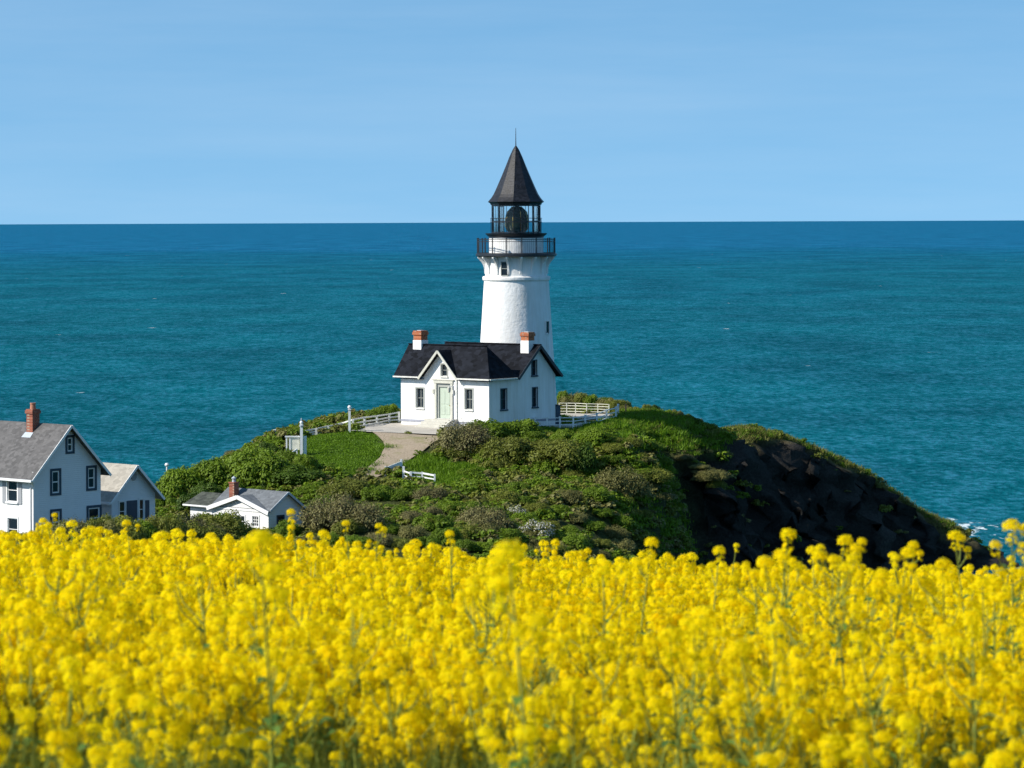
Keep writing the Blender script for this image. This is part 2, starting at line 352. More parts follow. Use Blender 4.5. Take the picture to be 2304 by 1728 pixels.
def head_h(x, y):
    x = np.asarray(x, float); y = np.asarray(y, float); sh = x.shape; x = x.ravel(); y = y.ravel(); out = np.empty_like(x)
    for i in range(0, len(x), 4000):
        sl_ = slice(i, i + 4000); d = np.hypot(x[sl_, None] - CP[None, :, 0], y[sl_, None] - CP[None, :, 1])
        out[sl_] = _phi(d) @ _w[:_n] + _w[_n] + _w[_n + 1] * x[sl_] / 50 + _w[_n + 2] * (y[sl_] - 220) / 50
    return out.reshape(sh)
def vnoise(x, y, s, seed):
    """smooth value noise"""
    x = x / s; y = y / s; xi = np.floor(x).astype(int); yi = np.floor(y).astype(int); fx = x - xi; fy = y - yi
    fx = fx * fx * (3 - 2 * fx); fy = fy * fy * (3 - 2 * fy)
    def h(a, b):
        n = (a * 374761393 + b * 668265263 + seed * 974634) & 0x7fffffff; n = ((n ^ (n >> 13)) * 1274126177) & 0x7fffffff
        return ((n ^ (n >> 16)) & 0xffff) / 65535.0 - .5
    return (h(xi, yi) * (1 - fx) + h(xi + 1, yi) * fx) * (1 - fy) + (h(xi, yi + 1) * (1 - fx) + h(xi + 1, yi + 1) * fx) * fy
PH = .98                                            # height of the crop
def field_h(x, y): return CZ - (.700 + .077 * y) - PH - .045 * x + .10 * vnoise(x, y, 5.0, 3)
def smooth(a, b, t):
    t = np.clip((t - a) / (b - a), 0, 1); return t * t * (3 - 2 * t)
CREST = 21.5
def ground_h(x, y):
    x = np.asarray(x, float); y = np.asarray(y, float)
    f = field_h(x, np.minimum(y, CREST)) - np.maximum(y - CREST, 0) * .17
    h = np.where(y > 150, head_h(x, np.maximum(y, 160)), 9.0 - .06 * np.maximum(x, 0))
    t = smooth(60, 166, y)
    return np.maximum(f, 3) * (1 - t) + h * t
XS = np.concatenate([np.arange(-90, -45, 3.), np.concatenate([np.arange(-45, 8, .5), np.arange(8, 48, .34), np.arange(48, 54, .5)]), np.arange(54, 91, 3.)])
YS = np.concatenate([np.arange(-8, 30, .5), np.arange(30, 166, 2.), np.concatenate([np.arange(166, 196, .5), np.arange(196, 276, .36), np.arange(276, 286, .5)]), np.arange(286, 311, 3.)])
GX, GY = np.meshgrid(XS, YS)
GZ = ground_h(GX, GY)
gy, gx = np.gradient(GZ, YS, XS); SL = np.hypot(gx, gy)
# rock crags: only on the steep right-hand cliffs
ROCK = smooth(.8, 1.2, SL + .5 * vnoise(GX, GY, 2.5, 5)) * smooth(10.0, 14.0, GX + (GY - 235) * .05) * (GY > 166)
ROCK = np.maximum(ROCK, smooth(3.0, 1.2, GZ) * (GX > 16) * (GY > 190))
crag = vnoise(GX, GY, 3.2, 21) * 2.0 + vnoise(GX, GY, 1.4, 22) * 1.1 + vnoise(GX, GY, .8, 23) * .6
GZ = GZ + ROCK * crag * .45
OX = ROCK * (vnoise(GX + GZ * .9, GY * 1.0 - GZ * .4, 2.6, 51) * 2.4 + vnoise(GX * 1.1 - GZ * .8, GY + GZ * 1.1, 1.1, 52) * 2.0 + vnoise(GX + GZ * 1.3, GY - GZ, .6, 53) * 1.1)
OY = ROCK * (vnoise(GX - GZ, GY + GZ * .7, 2.2, 54) * 2.0 + vnoise(GX + GZ * 1.2, GY - GZ * .8, .9, 55) * 2.0)
GZ = GZ + (GY > 166) * (1 - ROCK) * vnoise(GX, GY, 1.3, 31) * .10 * (np.hypot(GX - 0, GY - 228) > 11)
def hz(x, y):
    """height of the built ground"""
    x = np.clip(np.asarray(x, float), XS[0] + .01, XS[-1] - .01); y = np.clip(np.asarray(y, float), YS[0] + .01, YS[-1] - .01)
    i = np.clip(np.searchsorted(XS, x) - 1, 0, len(XS) - 2); j = np.clip(np.searchsorted(YS, y) - 1, 0, len(YS) - 2)
    fx = (x - XS[i]) / (XS[i + 1] - XS[i]); fy = (y - YS[j]) / (YS[j + 1] - YS[j])
    return (GZ[j, i] * (1 - fx) + GZ[j, i + 1] * fx) * (1 - fy) + (GZ[j + 1, i] * (1 - fx) + GZ[j + 1, i + 1] * fx) * fy
def slope_at(x, y):
    i = np.clip(np.searchsorted(XS, x) - 1, 0, len(XS) - 2); j = np.clip(np.searchsorted(YS, y) - 1, 0, len(YS) - 2)
    return SL[j, i], ROCK[j, i]
_YY = np.arange(168, 285, .2)
def ground(u, v):
    """where the line of sight through pixel (u, v) first meets the headland"""
    a, b = u - UC, v - VH
    x = (a - ROLL * b) / F * _YY; z = CZ - (b + ROLL * a) / F * _YY
    k = np.nonzero(hz(x, _YY) >= z)[0]
    if len(k) == 0: return None
    k = k[0]; return Vector((x[k], _YY[k], float(hz(x[k], _YY[k]))))
def project(x, y, z):
    a = x * F / y; b = (CZ - z) * F / y            # level picture coordinates, then roll
    return UC + a + ROLL * b, VH + b - ROLL * a
# drive, lawn and apron outlines on the ground (traced on the photograph, laid on the terrain)
def outline(pts): return [ground(u, v) for u, v in pts]
DRIVE = outline([(838, 976), (1010, 985), (975, 998), (950, 1020), (925, 1035), (905, 1050), (868, 1066), (845, 1078), (800, 1076), (818, 1062), (838, 1048), (855, 1033), (866, 1010), (862, 996), (850, 985)])
LAWN = outline([(788, 974), (838, 976), (850, 985), (862, 996), (866, 1010), (855, 1033), (838, 1048), (818, 1062), (795, 1072), (740, 1065), (690, 1050), (664, 1030), (668, 1000), (690, 985), (740, 975)])
BANK = outline([(905, 1052), (930, 1036), (960, 1022), (1000, 1040), (1060, 1045), (1090, 1060), (1060, 1090), (1010, 1100), (960, 1090), (925, 1070)])
def inside(poly, x, y):
    c = np.zeros(np.shape(x), bool); n = len(poly)
    for i in range(n):
        p, q = poly[i], poly[(i + 1) % n]
        if p.y == q.y: continue
        c ^= ((p.y > y) != (q.y > y)) & (x < (q.x - p.x) * (y - p.y) / (q.y - p.y) + p.x)
    return c
# what covers the ground: colours of turf, scrubby soil, bare earth and rock
turf = np.array([.075, .140, .008]); scrub = np.array([.060, .075, .020]); rock = np.array([.040, .036, .032]); earth = np.array([.16, .10, .055]); dry = np.array([.15, .125, .045])
n1 = (vnoise(GX, GY, 2.2, 41) + .5 * vnoise(GX, GY, .9, 42) + .75)[..., None] / 1.5
C = scrub * (.7 + .6 * n1)
wl = inside(LAWN, GX, GY) | inside(BANK, GX, GY); C = np.where(wl[..., None], turf * (.8 + .4 * n1), C)
far = smooth(249, 254, GY)[..., None] * (GX > 10)[..., None]; C = C * (1 - far) + dry * (.7 + .6 * n1) * far
C = C * (1 - ROCK[..., None]) + rock * (.25 + 1.35 * n1) * ROCK[..., None]
ed = (np.abs(ROCK - .35) < .25)[..., None] * (n1 > .45) * (GZ[..., None] > 10) * ((GX < 13.5) & (GY < 236))[..., None]; C = np.where(ed, earth * (.6 + .6 * n1), C)
ny, nx = GX.shape
idx = np.arange(nx * ny).reshape(ny, nx)
fq = np.stack([idx[:-1, :-1], idx[:-1, 1:], idx[1:, 1:], idx[1:, :-1]], -1).reshape(-1, 4)
m, nt, p = mat('headland_ground'); L = nt.links.new
a = N(nt, 'ShaderNodeAttribute'); a.attribute_name = 'cover'; g = N(nt, 'ShaderNodeNewGeometry')
n = noise(nt, 4.5, 6, .7, g.outputs['Position']); r = ramp(nt, [(.3, (.55, .55, .55)), (.72, (1.5, 1.5, 1.45))]); L(n.outputs['Fac'], r.inputs['Fac'])
mx = N(nt, 'ShaderNodeMix', data_type='RGBA', blend_type='MULTIPLY'); mx.inputs['Factor'].default_value = 1
L(a.outputs['Color'], mx.inputs['A']); L(r.outputs['Color'], mx.inputs['B']); L(mx.outputs['Result'], p.inputs['Base Color'])
b = N(nt, 'ShaderNodeBump'); b.inputs['Distance'].default_value = .6; b.inputs['Strength'].default_value = 1.0
n2 = noise(nt, 1.6, 9, .75, g.outputs['Position']); L(n2.outputs['Fac'], b.inputs['Height']); L(b.outputs['Normal'], p.inputs['Normal'])
p.inputs['Roughness'].default_value = .9; p.inputs['Specular IOR Level'].default_value = .15; M['ground'] = m
me = npmesh('terrain', np.stack([GX + OX, GY + OY, GZ], -1).reshape(-1, 3), fq, ['ground'], smooth=True)
ca = me.color_attributes.new('cover', 'FLOAT_COLOR', 'POINT'); ca.data.foreach_set('color', np.concatenate([C.reshape(-1, 3), np.ones((nx * ny, 1))], 1).astype(np.float32).ravel())
o = bpy.data.objects.new('terrain', me); col.objects.link(o)
tag(o, 'grassy headland with dark rocky cliffs dropping to the sea on its right', 'terrain', kind='structure')

def drape(name, poly, lift, m, label, cat, step=.35):
    """sheet laid over the terrain inside an outline"""
    xs = [q.x for q in poly]; ys = [q.y for q in poly]
    gx, gy = np.meshgrid(np.arange(min(xs), max(xs) + step, step), np.arange(min(ys), max(ys) + step, step))
    ins = inside(poly, gx, gy).ravel(); pts = [Vector((x, y)) for x, y in zip(gx.ravel()[ins], gy.ravel()[ins])]
    nb = len(poly); bpts = []
    for i in range(nb):
        p, q = poly[i], poly[(i + 1) % nb]; k = max(1, int((q - p).length / step))
        bpts += [Vector((p.x + (q.x - p.x) * t / k, p.y + (q.y - p.y) * t / k)) for t in range(k)]
    ne = len(bpts); vv = bpts + pts
    rv, _, rf, _, _, _ = delaunay_2d_cdt(vv, [(i, (i + 1) % ne) for i in range(ne)], [], 1, 1e-5)
    rf = [t for t in rf if len(t) == 3]
    cx = np.array([(sum((rv[i].x for i in t)) / 3, sum((rv[i].y for i in t)) / 3) for t in rf]); ok = inside(poly, cx[:, 0], cx[:, 1])
    X = np.array([q.x for q in rv]); Y = np.array([q.y for q in rv]); Z = hz(X, Y) + lift
    me = npmesh(name, np.stack([X, Y, Z], 1), np.array([t for t, k in zip(rf, ok) if k]), [m], smooth=True)
    o = bpy.data.objects.new(name, me); col.objects.link(o); return tag(o, label, cat, kind='structure')
m, nt, p = mat('gravel_drive'); L = nt.links.new
g = N(nt, 'ShaderNodeNewGeometry'); n = noise(nt, 9, 6, .75, g.outputs['Position']); r = ramp(nt, [(.3, (.23, .175, .12)), (.7, (.47, .38, .275))]); L(n.outputs['Fac'], r.inputs['Fac'])
n2 = noise(nt, .55, 4, .65, g.outputs['Position']); r2 = ramp(nt, [(.54, (0, 0, 0)), (.70, (.7, .7, .7))]); L(n2.outputs['Fac'], r2.inputs['Fac'])
mx = N(nt, 'ShaderNodeMix', data_type='RGBA'); L(r2.outputs['Color'], mx.inputs['Factor']); L(r.outputs['Color'], mx.inputs['A']); mx.inputs['B'].default_value = (.17, .18, .05, 1)
L(mx.outputs['Result'], p.inputs['Base Color']); p.inputs['Roughness'].default_value = .95; p.inputs['Specular IOR Level'].default_value = .1
b = N(nt, 'ShaderNodeBump'); b.inputs['Distance'].default_value = .03; L(n.outputs['Fac'], b.inputs['Height']); L(b.outputs['Normal'], p.inputs['Normal']); M['gravel'] = m
drape('path', DRIVE, .10, 'gravel', 'pale gravel drive curving down from the white house', 'path')
APRON = [H(-HW - 5.4, 2.2), H(-HW - .1, -.0), H(-HW, .02), H(-.3, .02), H(.2, -3.4), H(-2.5, -4.6), H(-HW - 2.5, -2.6)]
APRON = outline([(790, 973), (860, 977), (985, 981), (1025, 985)]) + [H(.3, -1.5), H(0, .02), H(-HW, .02), H(-HW - .2, .6)] + outline([(830, 956)])
drape('pavement', APRON, .12, 'concrete', 'pale concrete apron in front of the white house', 'pavement')

# ------------------------------------------------------------------ sea
m, nt, p = mat('sea_water'); L = nt.links.new
g = N(nt, 'ShaderNodeNewGeometry'); pos = g.outputs['Position']
def mapped(sx, sy):
    q = N(nt, 'ShaderNodeMapping'); q.inputs['Scale'].default_value = (sx, sy, 1); L(pos, q.inputs['Vector']); return q.outputs['Vector']
s = N(nt, 'ShaderNodeSeparateXYZ'); L(pos, s.inputs[0])
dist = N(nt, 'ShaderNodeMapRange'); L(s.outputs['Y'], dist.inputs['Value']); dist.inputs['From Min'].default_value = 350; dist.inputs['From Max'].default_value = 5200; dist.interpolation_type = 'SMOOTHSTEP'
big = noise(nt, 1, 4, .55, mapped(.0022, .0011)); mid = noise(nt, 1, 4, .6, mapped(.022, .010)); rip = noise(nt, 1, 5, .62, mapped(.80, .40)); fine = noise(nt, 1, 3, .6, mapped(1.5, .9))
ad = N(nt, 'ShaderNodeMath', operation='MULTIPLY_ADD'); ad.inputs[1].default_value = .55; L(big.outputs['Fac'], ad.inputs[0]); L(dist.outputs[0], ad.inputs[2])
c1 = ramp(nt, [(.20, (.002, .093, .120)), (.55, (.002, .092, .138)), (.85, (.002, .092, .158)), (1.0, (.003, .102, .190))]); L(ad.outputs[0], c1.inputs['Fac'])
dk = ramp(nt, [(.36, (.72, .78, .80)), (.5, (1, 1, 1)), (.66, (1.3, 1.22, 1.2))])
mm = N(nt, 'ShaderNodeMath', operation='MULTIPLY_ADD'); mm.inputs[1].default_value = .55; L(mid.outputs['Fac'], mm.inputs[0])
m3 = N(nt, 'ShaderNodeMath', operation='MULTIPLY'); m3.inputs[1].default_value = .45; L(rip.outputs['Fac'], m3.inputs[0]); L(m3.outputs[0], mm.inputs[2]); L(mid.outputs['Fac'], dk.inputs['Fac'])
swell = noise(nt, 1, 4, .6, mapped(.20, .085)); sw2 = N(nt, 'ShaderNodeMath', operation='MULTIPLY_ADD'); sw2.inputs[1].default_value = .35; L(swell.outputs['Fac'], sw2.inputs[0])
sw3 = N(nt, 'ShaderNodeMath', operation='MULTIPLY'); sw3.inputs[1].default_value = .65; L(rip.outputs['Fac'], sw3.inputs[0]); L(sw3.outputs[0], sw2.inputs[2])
dk2 = ramp(nt, [(.36, (.45, .62, .66)), (.49, (1, 1, 1)), (.60, (8.0, 1.55, 1.75))]); L(sw2.outputs[0], dk2.inputs['Fac'])  # pale ripple streaks: sky reflected off wave facets, painted into the water colour
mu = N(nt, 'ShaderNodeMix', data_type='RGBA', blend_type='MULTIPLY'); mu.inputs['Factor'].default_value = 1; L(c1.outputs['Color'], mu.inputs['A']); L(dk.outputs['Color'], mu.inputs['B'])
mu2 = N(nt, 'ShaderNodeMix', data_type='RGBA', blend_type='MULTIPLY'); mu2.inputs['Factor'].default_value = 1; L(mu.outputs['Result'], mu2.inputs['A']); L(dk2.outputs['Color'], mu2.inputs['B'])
# foam: sparse whitecaps and the surf by the last rock
cap = noise(nt, 1, 3, .5, mapped(.11, .075)); capm = ramp(nt, [(.752, (0, 0, 0)), (.785, (1, 1, 1))]); L(cap.outputs['Fac'], capm.inputs['Fac'])
FO = at(2165, 1190, 305); vs = N(nt, 'ShaderNodeVectorMath', operation='SUBTRACT'); L(pos, vs.inputs[0]); vs.inputs[1].default_value = (FO.x, FO.y, 0)
v2 = N(nt, 'ShaderNodeVectorMath', operation='MULTIPLY'); L(vs.outputs[0], v2.inputs[0]); v2.inputs[1].default_value = (.21, .105, 0)
vl = N(nt, 'ShaderNodeVectorMath', operation='LENGTH'); L(v2.outputs[0], vl.inputs[0])
fn = noise(nt, 1, 5, .65, mapped(.9, .32)); fs = N(nt, 'ShaderNodeMath', operation='MULTIPLY_ADD'); L(vl.outputs['Value'], fs.inputs[0]); fs.inputs[1].default_value = -.22; L(fn.outputs['Fac'], fs.inputs[2])
fm = ramp(nt, [(.40, (0, 0, 0)), (.52, (1, 1, 1))]); L(fs.outputs[0], fm.inputs['Fac'])
mxx = N(nt, 'ShaderNodeMath', operation='MAXIMUM'); L(capm.outputs['Color'], mxx.inputs[0]); L(fm.outputs['Color'], mxx.inputs[1])
fc = N(nt, 'ShaderNodeMix', data_type='RGBA'); L(mxx.outputs[0], fc.inputs['Factor']); L(mu2.outputs['Result'], fc.inputs['A']); fc.inputs['B'].default_value = (.62, .70, .72, 1)
b = N(nt, 'ShaderNodeBump'); b.inputs['Distance'].default_value = .9; b.inputs['Strength'].default_value = .55
hh = N(nt, 'ShaderNodeMath', operation='MULTIPLY_ADD'); hh.inputs[1].default_value = .3; L(fine.outputs['Fac'], hh.inputs[0]); L(rip.outputs['Fac'], hh.inputs[2]); L(hh.outputs[0], b.inputs['Height'])
df = N(nt, 'ShaderNodeBsdfDiffuse'); L(fc.outputs['Result'], df.inputs['Color']); L(b.outputs['Normal'], df.inputs['Normal'])
gs = N(nt, 'ShaderNodeBsdfGlossy'); gs.inputs['Roughness'].default_value = .22; L(b.outputs['Normal'], gs.inputs['Normal'])
ff = ramp(nt, [(.42, (.006,) * 3), (.60, (.07,) * 3)]); L(sw2.outputs[0], ff.inputs['Fac'])
mx = N(nt, 'ShaderNodeMixShader'); L(ff.outputs['Color'], mx.inputs[0]); L(df.outputs[0], mx.inputs[1]); L(gs.outputs[0], mx.inputs[2])
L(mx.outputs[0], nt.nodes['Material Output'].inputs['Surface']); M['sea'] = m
rr = [0, 60, 120, 200, 260, 320, 400, 520, 700, 1000, 1500, 2400, 4000, 7000, 12000, 24000, 50000, 100000, 160000]; S = 96
sv_, sf = [(0, 0, 0)], []
for i, rad in enumerate(rr[1:]):
    for k in range(S):
        t = 2 * math.pi * k / S; sv_.append((rad * math.sin(t), rad * math.cos(t), 0))
me = bpy.data.meshes.new('sea')
for k in range(S): sf.append((0, 1 + (k + 1) % S, 1 + k))
for i in range(len(rr) - 2):
    for k in range(S):
        k2 = (k + 1) % S; sf.append((1 + i * S + k, 1 + i * S + k2, 1 + (i + 1) * S + k2, 1 + (i + 1) * S + k))
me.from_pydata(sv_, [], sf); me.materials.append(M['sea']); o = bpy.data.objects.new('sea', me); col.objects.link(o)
tag(o, 'teal open sea with small whitecaps reaching the level horizon', 'sea', kind='structure')
# ------------------------------------------------------------------ walls with real openings
def wall(mb, o, eu, n, outline2, holes, depth=.16, thick=.0):
    """outline2: polygon (s, z) in the wall's plane (origin o, direction eu); holes: (s0, z0, s1, z1); n points outwards"""
    o, eu, n = Vector(o), Vector(eu), Vector(n); up = Vector((0, 0, 1))
    P = lambda s, z, d=0: o + eu * s + up * z - n * d
    vv = [Vector(q) for q in outline2]; ed = [(i, (i + 1) % len(vv)) for i in range(len(vv))]
    for s0, z0, s1, z1 in holes:
        b = len(vv); vv += [Vector((s0, z0)), Vector((s1, z0)), Vector((s1, z1)), Vector((s0, z1))]; ed += [(b, b + 1), (b + 1, b + 2), (b + 2, b + 3), (b + 3, b)]
    rv, _, rf, _, _, _ = delaunay_2d_cdt(vv, ed, [], 0, 1e-6)
    def inpoly(x, y):
        c = False; k = len(outline2)
        for i in range(k):
            (x1, y1), (x2, y2) = outline2[i], outline2[(i + 1) % k]
            if (y1 > y) != (y2 > y) and x < (x2 - x1) * (y - y1) / (y2 - y1) + x1: c = not c
        return c
    for t in rf:
        cx = sum(rv[i].x for i in t) / len(t); cy = sum(rv[i].y for i in t) / len(t)
        if not inpoly(cx, cy) or any(s0 < cx < s1 and z0 < cy < z1 for s0, z0, s1, z1 in holes): continue
        pts = [P(rv[i].x, rv[i].y) for i in t]
        if (pts[1] - pts[0]).cross(pts[2] - pts[0]).dot(n) < 0: pts = pts[::-1]
        mb.poly(pts)
    for s0, z0, s1, z1 in holes:
        q = [(s0, z0), (s1, z0), (s1, z1), (s0, z1)]
        for i in range(4):
            a, c = q[i], q[(i + 1) % 4]; mb.poly([P(*a), P(*c), P(*c, depth), P(*a, depth)])
def s_on(u, v, o, eu, n):
    """(s, z) on the wall plane (origin o, direction eu, normal n) seen at pixel (u, v)"""
    d = at(u, v, 1.0) - Vector((0, 0, CZ)); c = Vector((0, 0, CZ)); t = (Vector(o) - c).dot(n) / d.dot(n); p = c + d * t
    return (p - Vector(o)).dot(eu), p.z - o[2]
def window(parent, o, eu, n, r, frame='white', bar='white', nx=1, ny=2, trim=None, trimw=.12, sill=None, inset=.12, fw=.05, bw=.035, label=None, dz=0.0):
    """sash window in the hole r; trim: wider casing standing proud of the wall"""
    o, eu, n = Vector(o), Vector(eu), Vector(n); up = Vector((0, 0, 1)); s0, z0, s1, z1 = r
    P = lambda s, z, d=0: o + eu * s + up * z + n * d
    f = MB()
    def fb(mb, a0, b0, a1, b1, d0, d1): mb.box(P(a0, b0, d0), eu * (a1 - a0), n * (d1 - d0), up * (b1 - b0))
    d0, d1 = -inset, -inset + .06
    fb(f, s0, z0, s0 + fw, z1, d0, d1); fb(f, s1 - fw, z0, s1, z1, d0, d1); fb(f, s0 + fw, z0, s1 - fw, z0 + fw, d0, d1); fb(f, s0 + fw, z1 - fw, s1 - fw, z1, d0, d1)
    zs = [z0 + fw + (z1 - z0 - 2 * fw) * k / ny for k in range(1, ny)]; ss = [s0 + fw + (s1 - s0 - 2 * fw) * k / nx for k in range(1, nx)]
    for z in zs: fb(f, s0 + fw, z - bw / 2, s1 - fw, z + bw / 2, d0 + .005, d1 - .01)
    for s_ in ss: fb(f, s_ - bw / 2, z0 + fw, s_ + bw / 2, z1 - fw, d0 + .008, d1 - .013)
    w_ = f.build('window', frame, parent)
    if label: w_['label'] = label
    g = MB(); fb(g, s0 + .01, z0 + .01, s1 - .01, z1 - .01, -inset - .02, -inset + .012); g.build('pane', 'pane', w_)
    if trim:
        t = MB(); e = trimw
        fb(t, s0 - e, z0 - (0 if sill else e), s0, z1 + e, .003, .035); fb(t, s1, z0 - (0 if sill else e), s1 + e, z1 + e, .003, .035); fb(t, s0, z1, s1, z1 + e, .003, .035)
        if not sill: fb(t, s0, z0 - e, s1, z0, .003, .035)
        t.build('casing', trim, w_)
    if sill:
        t = MB(); fb(t, s0 - .10, z0 - .10, s1 + .10, z0, .003, .10); t.build('sill', sill, w_)
    return w_
UP = Vector((0, 0, 1))
# ------------------------------------------------------------------ lighthouse
YT = TC.y
def zt(v, u=1163): return at(u, v, YT).z
def rt(px): return px * pxm(YT)
LH = empty('lighthouse', TC, 'tall white round lighthouse with a pointed dark shingled spire', 'lighthouse')
zbelt0, zbelt1 = zt(631), zt(621.5)
r631, r771 = rt(72.7), rt(81.6); slope_r = (r771 - r631) / (zt(631) - zt(771)); rbase = r631 + slope_r * (zt(631) - ZB + .3)
prof = [(rbase, ZB - .5)] + [(r631 + slope_r * (zt(631) - z), z) for z in np.linspace(ZB - .3, zt(631), 24)]
mb = MB().lathe(TC, prof, 96)
mb.build('tower', 'plaster', LH, True)
rn = rt(69.8)
mb = MB().lathe(TC, [(r631 - .02, zbelt0 - .02), (rt(75.5), zbelt0 + .03), (rt(76.3), zbelt0 + .1), (rt(76.3), zbelt1 - .06), (rt(75), zbelt1), (rn, zbelt1 + .03)], 96); mb.build('belt_course', 'plaster', LH)
zdk0, zdk1 = zt(577), zt(570)
mb = MB()
mb.lathe(TC, [(rn, zbelt1), (rn, zt(592)), (rn + .03, zdk0)], 96)
neck = mb.build('tower_neck', 'plaster', LH, True)
for k in range(16):                                   # curved brackets under the gallery
    t = 2 * math.pi * (k + .35) / 16; dv = Vector((math.sin(t), -math.cos(t), 0)); sd = Vector((math.cos(t), math.sin(t), 0))
    b = MB(); pr = [(rn - .05, zt(614)), (rn + .07, zt(616)), (rn + .09, zt(604)), (rn + .15, zt(597)), (rn + .28, zt(590)), (rn + .46, zt(584)), (rt(87.5), zt(580)), (rt(87.5), zdk0), (rn - .05, zdk0)]
    A = [TC + dv * r_ - sd * .07 for r_, z in pr]; Bq = [TC + dv * r_ + sd * .07 for r_, z in pr]
    for q, (r_, z) in zip(A, pr): q.z = z
    for q, (r_, z) in zip(Bq, pr): q.z = z
    b.poly(A[::-1]); b.poly(Bq)
    for i in range(len(A)): j = (i + 1) % len(A); b.poly([A[i], A[j], Bq[j], Bq[i]])
    b.build('bracket', 'plaster', LH)
rd = rt(91)
mb = MB().lathe(TC, [(rt(60), zdk0), (rd - .10, zdk0), (rd, zdk0 + .07), (rd, zdk1 - .03), (rd - .05, zdk1), (rt(60), zdk1)], 96); mb.build('gallery_deck', 'iron', LH)
rw = rt(61)
mb = MB().lathe(TC, [(rw, zdk1), (rw, zt(535))], 72); mb.build('watch_room', 'plaster', LH, True)
rr_ = rt(88); zr = zt(538)
rail = MB()
for z in (zr, zt(543), zt(569)): rail.tube([TC + Vector((math.sin(t) * rr_, -math.cos(t) * rr_, z - TC.z)) for t in np.linspace(0, 2 * math.pi, 73)], .022 if z != zr else .03, 6, False)
for k in range(112):
    t = 2 * math.pi * k / 112; q = TC + Vector((math.sin(t) * rr_, -math.cos(t) * rr_, 0)); rail.tube([Vector((q.x, q.y, zdk1)), Vector((q.x, q.y, zr))], .007, 4, False)
rl = rail.build('gallery_railing', 'iron', LH)
for k in range(16):
    t = 2 * math.pi * (k + .35) / 16; q = TC + Vector((math.sin(t) * rr_, -math.cos(t) * rr_, 0))
    MB().tube([Vector((q.x, q.y, zdk1)), Vector((q.x, q.y, zr + .03)), Vector((q.x, q.y, zr + .10))], [.04, .04, .052], 8).build('railing_post', 'iron', rl)
z0, z1 = zt(535), zt(524.5)
MB().lathe(TC, [(rw - .3, z0), (rw + .05, z0), (rt(62), z0 + .08), (rt(68.5), z1 - .08), (rt(69.5), z1), (rw - .5, z1)], 72).build('lantern_deck', 'iron', LH)
zg0, zg1 = z1, zt(461); rg = rt(55.5)
fr_ = MB(); NG = 10; A0 = R_(-6)
def og(k, r_, z, a0=A0, n=NG): t = a0 + 2 * math.pi * k / n; return Vector((TC.x + r_ * math.sin(t), TC.y - r_ * math.cos(t), z))
for k in range(NG):
    fr_.bar(og(k, rg, zg0), og(k, rg, zg1), .06)
    m2 = (og(k, rg, 0) + og(k + 1, rg, 0)) / 2
    fr_.bar(Vector((m2.x, m2.y, zg0)), Vector((m2.x, m2.y, zg1)), .035)
    for z in (zg0 + .06, zg1 - .05, zt(498)): fr_.bar(og(k, rg, z), og(k + 1, rg, z), .05, .07)
gl = fr_.build('lantern_frame', 'iron', LH)
for k in range(NG):
    MB().poly([og(k, rg - .01, zg0), og(k + 1, rg - .01, zg0), og(k + 1, rg - .01, zg1), og(k, rg - .01, zg1)]).build('lantern_pane', 'lantern_glass', gl)
rh = rt(58)
hr = MB()
for z in (zt(491), zt(500)): hr.tube([TC + Vector((math.sin(t) * rh, -math.cos(t) * rh, z - TC.z)) for t in np.linspace(0, 2 * math.pi, 61)], .02, 5, False)
for k in range(12): t = 2 * math.pi * k / 12 + .2; hr.tube([Vector((TC.x + math.sin(t) * rh, TC.y - math.cos(t) * rh, zg0)), Vector((TC.x + math.sin(t) * rh, TC.y - math.cos(t) * rh, zt(491)))], .018, 5, False)
hr.build('lantern_handrail', 'iron', LH)
# lens: a barrel of prisms on a pedestal, with brass ribs
lc = TC + Vector((.06, 0, 0)); zz = lambda v: zt(v)
MB().lathe(lc, [(0, zz(463)), (.30, zz(465)), (.55, zz(470)), (.74, zz(477)), (.84, zz(484)), (.87, zz(492)), (.87, zz(510)), (.82, zz(515)), (.74, zz(519)), (.6, zz(522)), (.6, zz(524.5))], 40).build('lens', 'lens', LH, True)
rb = MB()
for k in range(9):
    t = 2 * math.pi * k / 9 + .35; dv = Vector((math.sin(t), -math.cos(t), 0))
    rb.tube([Vector((lc.x, lc.y, 0)) + dv * (r_ + .02) + UP * zz(v) for r_, v in ((.32, 465), (.74, 477), (.87, 492), (.87, 509), (.74, 519))], .022, 5, False)
rb.lathe(lc, [(.60, zz(482)), (.66, zz(482)), (.66, zz(484)), (.60, zz(484))], 24)
rb.build('lens_rib', 'brass', LH)
MB().lathe(lc, [(.40, ZB + 15.5), (.40, zg0 + .05)], 24).build('lens_pedestal', 'iron', LH)
# eave trim and spire (ten flaring facets)
MB().lathe(TC, [(rt(50), zt(461)), (rt(58), zt(461)), (rt(60), zt(457)), (rt(63), zt(455.5)), (rt(64.5), zt(454)), (rt(50), zt(453))], NG, A0).build('eave_trim', 'iron', LH)
sp = [(64.6, 454), (60.5, 449.5), (56, 444), (51.5, 437), (46, 425.5), (39.5, 411), (32, 394), (23.5, 374), (15, 353), (7, 336), (2.2, 329)]
sp = [(rt(a) if a > 3 else rt(a), zt(b, 1160)) for a, b in sp] + [(0.02, zt(327.5))]
MB().lathe(TC, sp, NG, A0).build('spire', 'roof_spire', LH)
MB().tube([Vector((TC.x, TC.y, zt(333))), Vector((TC.x, TC.y, zt(316))), Vector((TC.x, TC.y, zt(288)))], [.05, .035, .018], 6).build('lightning_rod', 'iron', LH)
